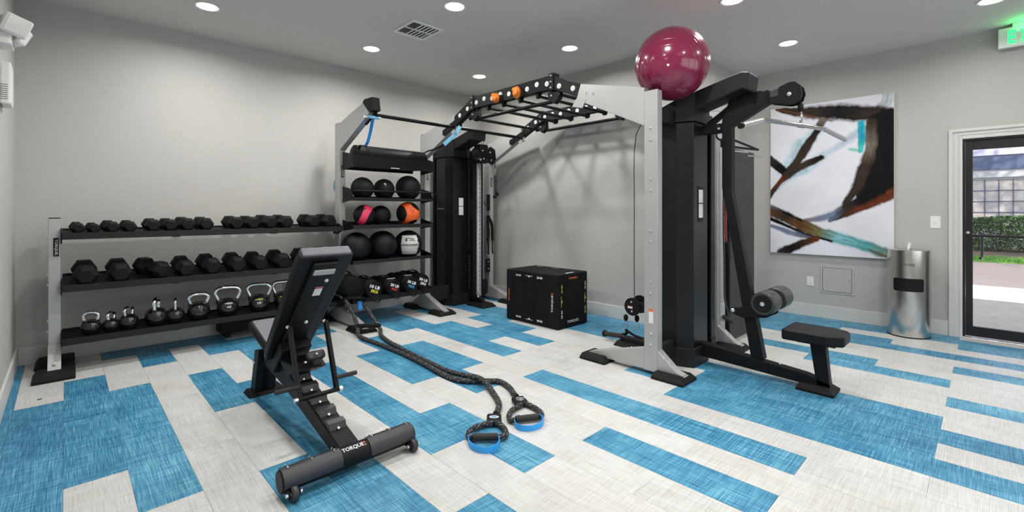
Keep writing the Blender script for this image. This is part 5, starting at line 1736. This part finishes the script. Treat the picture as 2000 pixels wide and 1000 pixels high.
def zigzag(c, a, b, L, m):
    """small printed jump mark: dash, wedge, dash"""
    c, a, b = Vector(c), Vector(a), Vector(b)
    mb = MB()
    def quad(p, q, r_, s_):
        mb.add([c + a * t[0] * L + b * t[1] * L for t in (p, q, r_, s_)], [(0, 1, 2, 3)])
    quad((-0.5, 0.05), (-0.2, 0.05), (-0.2, 0.10), (-0.5, 0.10))
    quad((0.2, 0.05), (0.5, 0.05), (0.5, 0.10), (0.2, 0.10))
    quad((-0.2, 0.10), (-0.08, -0.08), (0.08, -0.08), (0.2, 0.10))
    bx.part('print_mark', mb, m, fix=False)


zigzag((fx, 3.81, 0.565), RL, UP, 0.11, M['white'])
zigzag((fx, 3.81, 0.060), RL, -UP, 0.11, M['white'])
fy = y0 - 0.0025
lettering(bx, 'TORQUE', (4.24, fy, 0.07), (1, 0, 0), UP, 0.20, 0.035, M['white'], bold=0.05)
lettering(bx, ':', (4.36, fy, 0.07), (1, 0, 0), UP, 0.012, 0.035, M['orangeprint'], bold=0.05)
lettering(bx, 'FITNESS', (4.25, fy, 0.57), (1, 0, 0), UP, 0.15, 0.022, M['orangeprint'], bold=0.03)
lettering(bx, '24 IN', (4.045, fy, 0.46), UP, (-1, 0, 0), 0.09, 0.022, M['yellow'], bold=0.05)
lettering(bx, '30 IN', (4.045, fy, 0.17), UP, (-1, 0, 0), 0.09, 0.022, M['white'], bold=0.05)
zigzag((4.045, fy, 0.315), UP, (-1, 0, 0), 0.12, M['yellow'])
lettering(bx, '30 IN', (4.48, fy, 0.46), UP, (-1, 0, 0), 0.09, 0.02, M['white'], bold=0.05)
lettering(bx, '20 IN', (4.48, fy, 0.17), UP, (-1, 0, 0), 0.09, 0.02, M['yellow'], bold=0.05)
zigzag((4.48, fy, 0.315), UP, (-1, 0, 0), 0.12, M['yellow'])
tp = hh + 0.001
bx.part('top_print', MB().box(4.16, 4.30, 3.385, 3.41, tp, tp + 0.0006), M['white'])
lettering(bx, '24 IN', (4.44, 3.80, tp + 0.001), RL, (1, 0, 0), 0.10, 0.02, M['white'], bold=0.05)
lettering(bx, '30 IN', (4.44, 4.06, tp + 0.001), RL, (1, 0, 0), 0.10, 0.02, M['white'], bold=0.05)

# ================================================================== BENCH
bn = Thing('weight_bench', 'black adjustable weight bench with raised backrest in the foreground', 'bench', (1.07, 3.0, 0))
T = bn
BX = 1.075
# front cross tube with guards
cb = T.part('cross_tube', MB().lathe([(0.0, 0), (0.050, 0.0), (0.054, 0.006), (0.054, 0.70), (0.050, 0.706), (0, 0.706)], (0.715, 2.30, 0.082), (1, 0, 0), n=32), M['black'])
for a, b in ((0.722, 1.00), (1.15, 1.412)):
    vs = []
    n = 12
    for xx in (a, b):
        for i in range(n + 1):
            an = math.radians(-15 + 150 * i / n)
            vs.append((xx, 2.30 - math.cos(an) * 0.0585, 0.082 + math.sin(an) * 0.0585))
    g_ = T.part('foot_guard', MB().add(vs, [(i, i + 1, n + 2 + i, n + 1 + i) for i in range(n)], True), M['guard'], cb, label='grey plastic guard', fix=False)
    L = b - a
    bolts(T, g_, [(a + L * t, 2.30 - 0.0585 * math.cos(math.radians(q)), 0.082 + 0.0585 * math.sin(math.radians(q))) for t in (0.1, 0.5, 0.9) for q in (80, 112)], (0, -0.3, 1), 0.0045)
lettering(T, 'TORQUE', (1.065, 2.30 - 0.0545 * math.cos(math.radians(62)), 0.082 + 0.0545 * math.sin(math.radians(62))), (1, 0, 0), (0, 0.88, 0.47), 0.115, 0.026, M['white'], cb, bold=0.05)
lettering(T, ':', (1.13, 2.30 - 0.0545 * math.cos(math.radians(62)), 0.082 + 0.0545 * math.sin(math.radians(62))), (1, 0, 0), (0, 0.88, 0.47), 0.008, 0.026, M['orangeprint'], cb, bold=0.05)
for xx, s in ((0.762, -1), (1.398, 1)):
    wf = T.part('wheel', MB().lathe([(0.012, -0.015), (0.032, -0.015), (0.037, -0.009), (0.037, 0.009), (0.032, 0.015), (0.012, 0.015)], (xx, 2.240, 0.037), (1, 0, 0), n=24), M['guard'])
    T.part('axle_bolt', MB().cyl((xx - 0.036, 2.240, 0.037), (xx + 0.036, 2.240, 0.037), 0.010, n=10), M['bolt'], wf)
    for q in (-0.026, 0.020):
        T.part('wheel_fork', MB().prism([(2.225, 0.025), (2.225, 0.05), (2.30, 0.08), (2.31, 0.03)], 0, xx + q, xx + q + 0.006), M['black'], wf)
# spine
T.part('spine', MB().prism([(2.33, 0.035), (2.33, 0.115), (3.15, 0.325), (3.55, 0.36), (3.66, 0.34), (3.70, 0.26), (3.42, 0.23), (3.16, 0.20)], 0, BX - 0.055, BX + 0.055), M['black'], bevel=0.006)
# ladder steps
for q in range(5):
    y, z = 2.52 + q * 0.128, 0.165 + q * 0.0335
    stp = T.part('ladder_step', MB().prism([(y - 0.050, z - 0.035), (y - 0.028, z + 0.022), (y + 0.012, z + 0.030), (y + 0.045, z + 0.0), (y + 0.02, z - 0.01)], 0, BX - 0.048, BX + 0.048), M['guard'], bevel=0.002)
    nr = V(0, -0.93, 0.36)
    bolts(T, stp, [(BX, y - 0.040, z - 0.006)], nr, 0.010)
# rear leg
T.part('rear_leg', MB().prism([(3.60, 0.36), (3.70, 0.34), (3.80, 0.03), (3.70, 0.03)], 0, BX - 0.05, BX + 0.05).prism([(3.60, 0.36), (3.70, 0.34), (3.80, 0.03), (3.70, 0.03)], 0, BX - 0.09, BX - 0.0), M['black'], bevel=0.006)
T.part('rear_foot', MB().prism([(0.945, 3.68), (1.20, 3.68), (1.20, 3.85), (0.945, 3.85)], 2, 0, 0.03, top=[(0.965, 3.70), (1.18, 3.70), (1.18, 3.83), (0.965, 3.83)]), M['rubber'], bevel=0.006)
bolts(T, None, [(BX - 0.09, 3.70, 0.25)], (-1, 0, 0), 0.010)
T.part('handle_slot', MB().box(BX - 0.07, BX - 0.025, 3.69, 3.70, 0.115, 0.125), M['bolt'])
# backrest: direction along pad and its outward (front) normal
e = V(0, -0.70, 0.727).normalized()
nf = V(0, 0.727, 0.70).normalized()
pb = V(BX, 3.32, 0.355)            # lower rear edge of the back face
Lp = 1.02
tw = 0.145


def pad_mesh(L, t, w0=0.135, w1=0.16):
    """upholstered pad, outline widening towards the top; slightly crowned face"""
    mb = MB()
    rings = []
    N = 15
    for i in range(N):
        s = i / (N - 1)
        hw = w0 + (w1 - w0) * s
        k = 1.0
        if s < 0.04:
            k = 0.93
        if s > 0.96:
            k = 0.95
        rings.append((s * L, hw * k))
    vs = []
    prof = [(-1, 0.0), (-1.02, 0.35), (-0.98, 0.75), (-0.86, 0.98), (0, 1.06), (0.86, 0.98), (0.98, 0.75), (1.02, 0.35), (1, 0.0)]
    m = len(prof)
    for a, hw in rings:
        for u, v in prof:
            vs.append((a, u * hw, v * t))
    fs = [(i * m + j, i * m + (j + 1) % m, (i + 1) * m + (j + 1) % m, (i + 1) * m + j) for i in range(N - 1) for j in range(m)]
    fs += [tuple(range(m)), tuple(range((N - 1) * m + m - 1, (N - 1) * m - 1, -1))]
    return vs, fs


def placed(vs, org, a, b, c):
    return [org + a * p[0] + b * p[1] + c * p[2] for p in vs]


vs, fs = pad_mesh(Lp, 0.075)
T.part('backrest', MB().add(placed(vs, pb, e, V(1, 0, 0), nf), fs), M['vinyl'], bevel=0.008, seg=3)
topc = pb + e * Lp
T.part('backrest_end', MB().obox(topc + nf * 0.038 + e * 0.002, V(1, 0, 0), nf, e, 0.140, 0.030, 0.010), M['grey_vinyl'], bevel=0.009, seg=3, label='grey top edge of the backrest')
# piping
bp = T.part('back_plate', MB().obox(pb + e * 0.50 - nf * 0.012, V(1, 0, 0), e, nf, 0.075, 0.48, 0.012), M['black'], bevel=0.008)
T.part('grab_handle', MB().obox(pb + e * 0.915 - nf * 0.026, V(1, 0, 0), e, nf, 0.062, 0.022, 0.006), M['silver'], bp, bevel=0.012, seg=3, label='silver grab slot')
T.part('instruction_label', MB().obox(pb + e * 0.735 - nf * 0.0245 + V(0.01, 0, 0), V(1, 0, 0), e, nf, 0.023, 0.040, 0.0005), M['white'], bp, label='white instruction label')
T.part('label_band', MB().obox(pb + e * 0.768 - nf * 0.0255 + V(0.01, 0, 0), V(1, 0, 0), e, nf, 0.023, 0.006, 0.0005), M['red'], bp)
bolts(T, bp, [pb + e * 0.835 - nf * 0.024 + V(0.035, 0, 0), pb + e * 0.43 - nf * 0.024 + V(0.02, 0, 0)], -nf, 0.014)
# carriage bracket and struts
T.part('hinge_bracket', MB().obox(pb + e * 0.10 - nf * 0.05, V(1, 0, 0), e, nf, 0.095, 0.13, 0.035), M['black'], bevel=0.008)
s0, s1 = (2.915, 0.655), (2.745, 0.255)
for xx in (BX - 0.108, BX + 0.108):
    st = T.part('support_strut', MB().bar((xx, s0[0], s0[1]), (xx, s1[0], s1[1]), 0.022, 0.038, (0, 1, 0)), M['black'], bevel=0.003)
    bolts(T, st, [(xx - 0.011, s0[0], s0[1])], (-0.6, -0.8, 0.2), 0.012)
    T.part('foot_peg', MB().cyl((xx, 2.76, 0.335), (xx + (-0.13 if xx < BX else 0.13), 2.76, 0.335), 0.013), M['grip'], st)
T.part('strut_bar', MB().cyl((BX - 0.125, s1[0], s1[1] + 0.012), (BX + 0.125, s1[0], s1[1] + 0.012), 0.013), M['black'])
T.part('strut_end', MB().cyl((BX - 0.14, s1[0], s1[1] + 0.012), (BX - 0.12, s1[0], s1[1] + 0.012), 0.015), M['bolt'])
T.part('strut_end', MB().cyl((BX + 0.12, s1[0], s1[1] + 0.012), (BX + 0.14, s1[0], s1[1] + 0.012), 0.015), M['bolt'])
T.part('adjust_plate', MB().prism([(2.93, 0.42), (2.86, 0.39), (3.02, 0.32), (3.15, 0.40)], 0, BX - 0.095, BX + 0.095), M['black'], bevel=0.01)
T.part('adjust_knob', MB().obox((BX + 0.04, 2.90, 0.455), (1, 0, 0), (0, 0.7, 0.7), (0, -0.7, 0.7), 0.055, 0.028, 0.018), M['guard'], bevel=0.014, seg=3)
bolts(T, None, [(BX + 0.035, 2.875, 0.47), (BX - 0.03, 2.88, 0.43), (BX - 0.035, 2.93, 0.37)], (0, -0.9, 0.4), 0.009)
# seat
es = V(0, 0.965, 0.26).normalized()
ns = V(0, -0.26, 0.965).normalized()
vs, fs = pad_mesh(0.37, 0.055, 0.105, 0.118)
T.part('seat', MB().add(placed(vs, V(BX - 0.005, 3.40, 0.395), es, V(1, 0, 0), ns), fs), M['vinyl'], bevel=0.008, seg=3)
T.part('seat_face', MB().obox(V(BX - 0.005, 3.40, 0.395) + es * 0.195 + ns * 0.056, V(1, 0, 0), es, ns, 0.092, 0.165, 0.006), M['grey_vinyl'], bevel=0.005, label='grey vinyl seat face')
T.part('seat_frame', MB().bar((BX, 3.38, 0.36), (BX, 3.72, 0.45), 0.09, 0.05), M['black'])

# ================================================================== RESISTANCE ROPES ON THE FLOOR
def rope_set(label, path, tagc, tdir, tri, grip, band, printm):
    T = Thing('resistance_rope', label, 'resistance rope', (path[4][0], path[4][1], 0))
    T.part('braided_sleeve', MB().tube(path, 0.0205, n=12, sub=6, vscale=16.0), M['braid'], uv=True)
    tc = V(*tagc)
    td = V(*tdir).normalized()
    sd = V(td.y, -td.x, 0)
    pl = T.part('stitched_tag', MB().obox(tc, sd, td, U_, 0.047, 0.062, 0.019), M['vinyl'], bevel=0.014, seg=3)
    mb = MB()
    up_ = tc + V(0, 0, 0.0205)
    if printm == 'oval':
        T.part('tag_print', MB().add([up_ + (R_ * math.cos(a) * 0.030 + V(0.696, 0.718, 0) * math.sin(a) * 0.019) for a in np.linspace(0, 2 * PI, 25)[:-1]], [tuple(range(24))]), M['white'], pl, label='white oval print', fix=False)
        T.part('tag_inner_print', MB().add([up_ + V(0, 0, 0.0008) + (R_ * math.cos(a) * 0.021 + V(0.696, 0.718, 0) * math.sin(a) * 0.011) for a in np.linspace(0, 2 * PI, 25)[:-1]], [tuple(range(24))]), M['blueprint'], pl, fix=False)
    else:
        b_ = V(0.696, 0.718, 0)
        sh = [up_ + R_ * x + b_ * y for x, y in ((-0.028, 0.020), (0.028, 0.020), (0.024, -0.006), (0.0, -0.026), (-0.024, -0.006))]
        T.part('tag_print', MB().tube(sh, 0.0018, n=6, cyc=True, sub=1).tube([up_ + R_ * 0.012 + b_ * 0.012, up_ + R_ * -0.010 + b_ * -0.002, up_ + R_ * 0.012 + b_ * -0.002, up_ + b_ * -0.016], 0.0016, n=6, sub=1), M['white'], pl, label='white shield print', fix=False)
    for a in tri:
        T.part('handle_rope', MB().tube(a, 0.017, n=12, sub=5, vscale=16.0), M['braid'], uv=True)
    T.part('foam_grip', MB().cyl(grip[0], grip[1], 0.021), M['grip'])
    g0, g1 = V(*grip[0]), V(*grip[1])
    T.part('blue_band', MB().tube([V(*p) for p in band], 0, flat=(0.003, 0.036, (0, 0, 1)), sub=5), M['blue2'], label='bright blue flat band')


M['blue2'] = mat('bright_blue_band', (0.03, 0.36, 0.86), 0.5, bump=0.25, bscale=300)
anchor = [(2.30, 5.10, 0.33), (2.30, 5.0, 0.26), (2.30, 4.88, 0.17), (2.285, 4.77, 0.09)]
anchor2 = [(2.47, 5.10, 0.30), (2.50, 4.98, 0.22), (2.52, 4.86, 0.12), (2.52, 4.74, 0.05)]
p1 = anchor + [(2.24, 4.66, 0.03), (2.235, 4.50, 0.02), (2.25, 4.2, 0.02), (2.255, 3.8, 0.02), (2.235, 3.4, 0.02), (2.205, 3.1, 0.021), (2.22, 2.88, 0.021), (2.34, 2.728, 0.024), (2.426, 2.645, 0.021), (2.397, 2.499, 0.021), (2.344, 2.402, 0.021), (2.315, 2.34, 0.021)]
p2 = anchor2 + [(2.50, 4.66, 0.03), (2.42, 4.50, 0.021), (2.355, 4.2, 0.021), (2.315, 3.8, 0.021), (2.29, 3.4, 0.021), (2.265, 3.1, 0.028), (2.275, 2.88, 0.045), (2.295, 2.74, 0.058), (2.29, 2.64, 0.04), (2.243, 2.512, 0.021), (2.158, 2.358, 0.021), (2.077, 2.275, 0.021), (2.02, 2.235, 0.021)]
rope_set('black braided resistance rope ending in the right hand handle farther from the bench', p1, (2.274, 2.263, 0.020), (0.45, 1, 0),
         [[(2.235, 2.215, 0.022), (2.195, 2.214, 0.022), (2.129, 2.20, 0.022), (2.064, 2.157, 0.022), (2.028, 2.105, 0.022), (2.045, 2.078, 0.026)],
          [(2.28, 2.21, 0.022), (2.277, 2.192, 0.022), (2.272, 2.123, 0.022), (2.252, 2.054, 0.022), (2.215, 2.008, 0.024), (2.18, 2.006, 0.026)]],
         ((2.05, 2.08, 0.028), (2.178, 2.006, 0.028)),
         [(2.094, 2.093, 0.026), (2.050, 2.085, 0.022), (2.01, 2.045, 0.020), (2.004, 1.986, 0.020), (2.048, 1.940, 0.020), (2.124, 1.932, 0.020), (2.182, 1.965, 0.022), (2.190, 2.012, 0.026)], 'shield')
rope_set('black braided resistance rope ending in the handle nearer the bench with a white oval tag', p2, (1.957, 2.182, 0.020), (0.9, 1, 0),
         [[(1.915, 2.15, 0.022), (1.890, 2.165, 0.022), (1.827, 2.182, 0.022), (1.755, 2.172, 0.022), (1.706, 2.127, 0.022), (1.712, 2.09, 0.025)],
          [(1.935, 2.135, 0.022), (1.940, 2.115, 0.022), (1.926, 2.059, 0.022), (1.893, 2.005, 0.022), (1.850, 1.975, 0.023), (1.815, 1.995, 0.025)]],
         ((1.708, 2.09, 0.028), (1.816, 1.993, 0.028)),
         [(1.735, 2.105, 0.026), (1.698, 2.108, 0.022), (1.660, 2.068, 0.020), (1.648, 1.995, 0.020), (1.675, 1.938, 0.020), (1.726, 1.918, 0.020), (1.785, 1.945, 0.022), (1.812, 1.985, 0.026)], 'oval')
T = Thing('anchor_strap', 'black padded anchor strap looped over the first silver foot of the storage bay', 'strap', (2.40, 4.95, 0.05))
T.part('collar', MB().tube([(2.33, 5.34, 0.225), (2.33, 5.12, 0.34), (2.42, 5.03, 0.34), (2.50, 5.10, 0.30)], 0, flat=(0.09, 0.03, (0, 0.5, 1))), M['cord'])
T.part('tag', MB().tube([(2.44, 5.08, 0.34), (2.445, 5.04, 0.27), (2.44, 5.03, 0.21)], 0, flat=(0.05, 0.006, (0, 1, 0))), M['blue'])
T.part('cross_strap', MB().tube([(2.27, 4.755, 0.10), (2.40, 4.745, 0.085), (2.53, 4.73, 0.065)], 0.024), M['cord'])

o = MB().box(-0.145, -0.120, 4.715, 4.722, 0.0, 0.004).build('debris', M['rubber'])
tag(o, 'tiny black scrap lying on the pale plank before the end post', 'scrap')
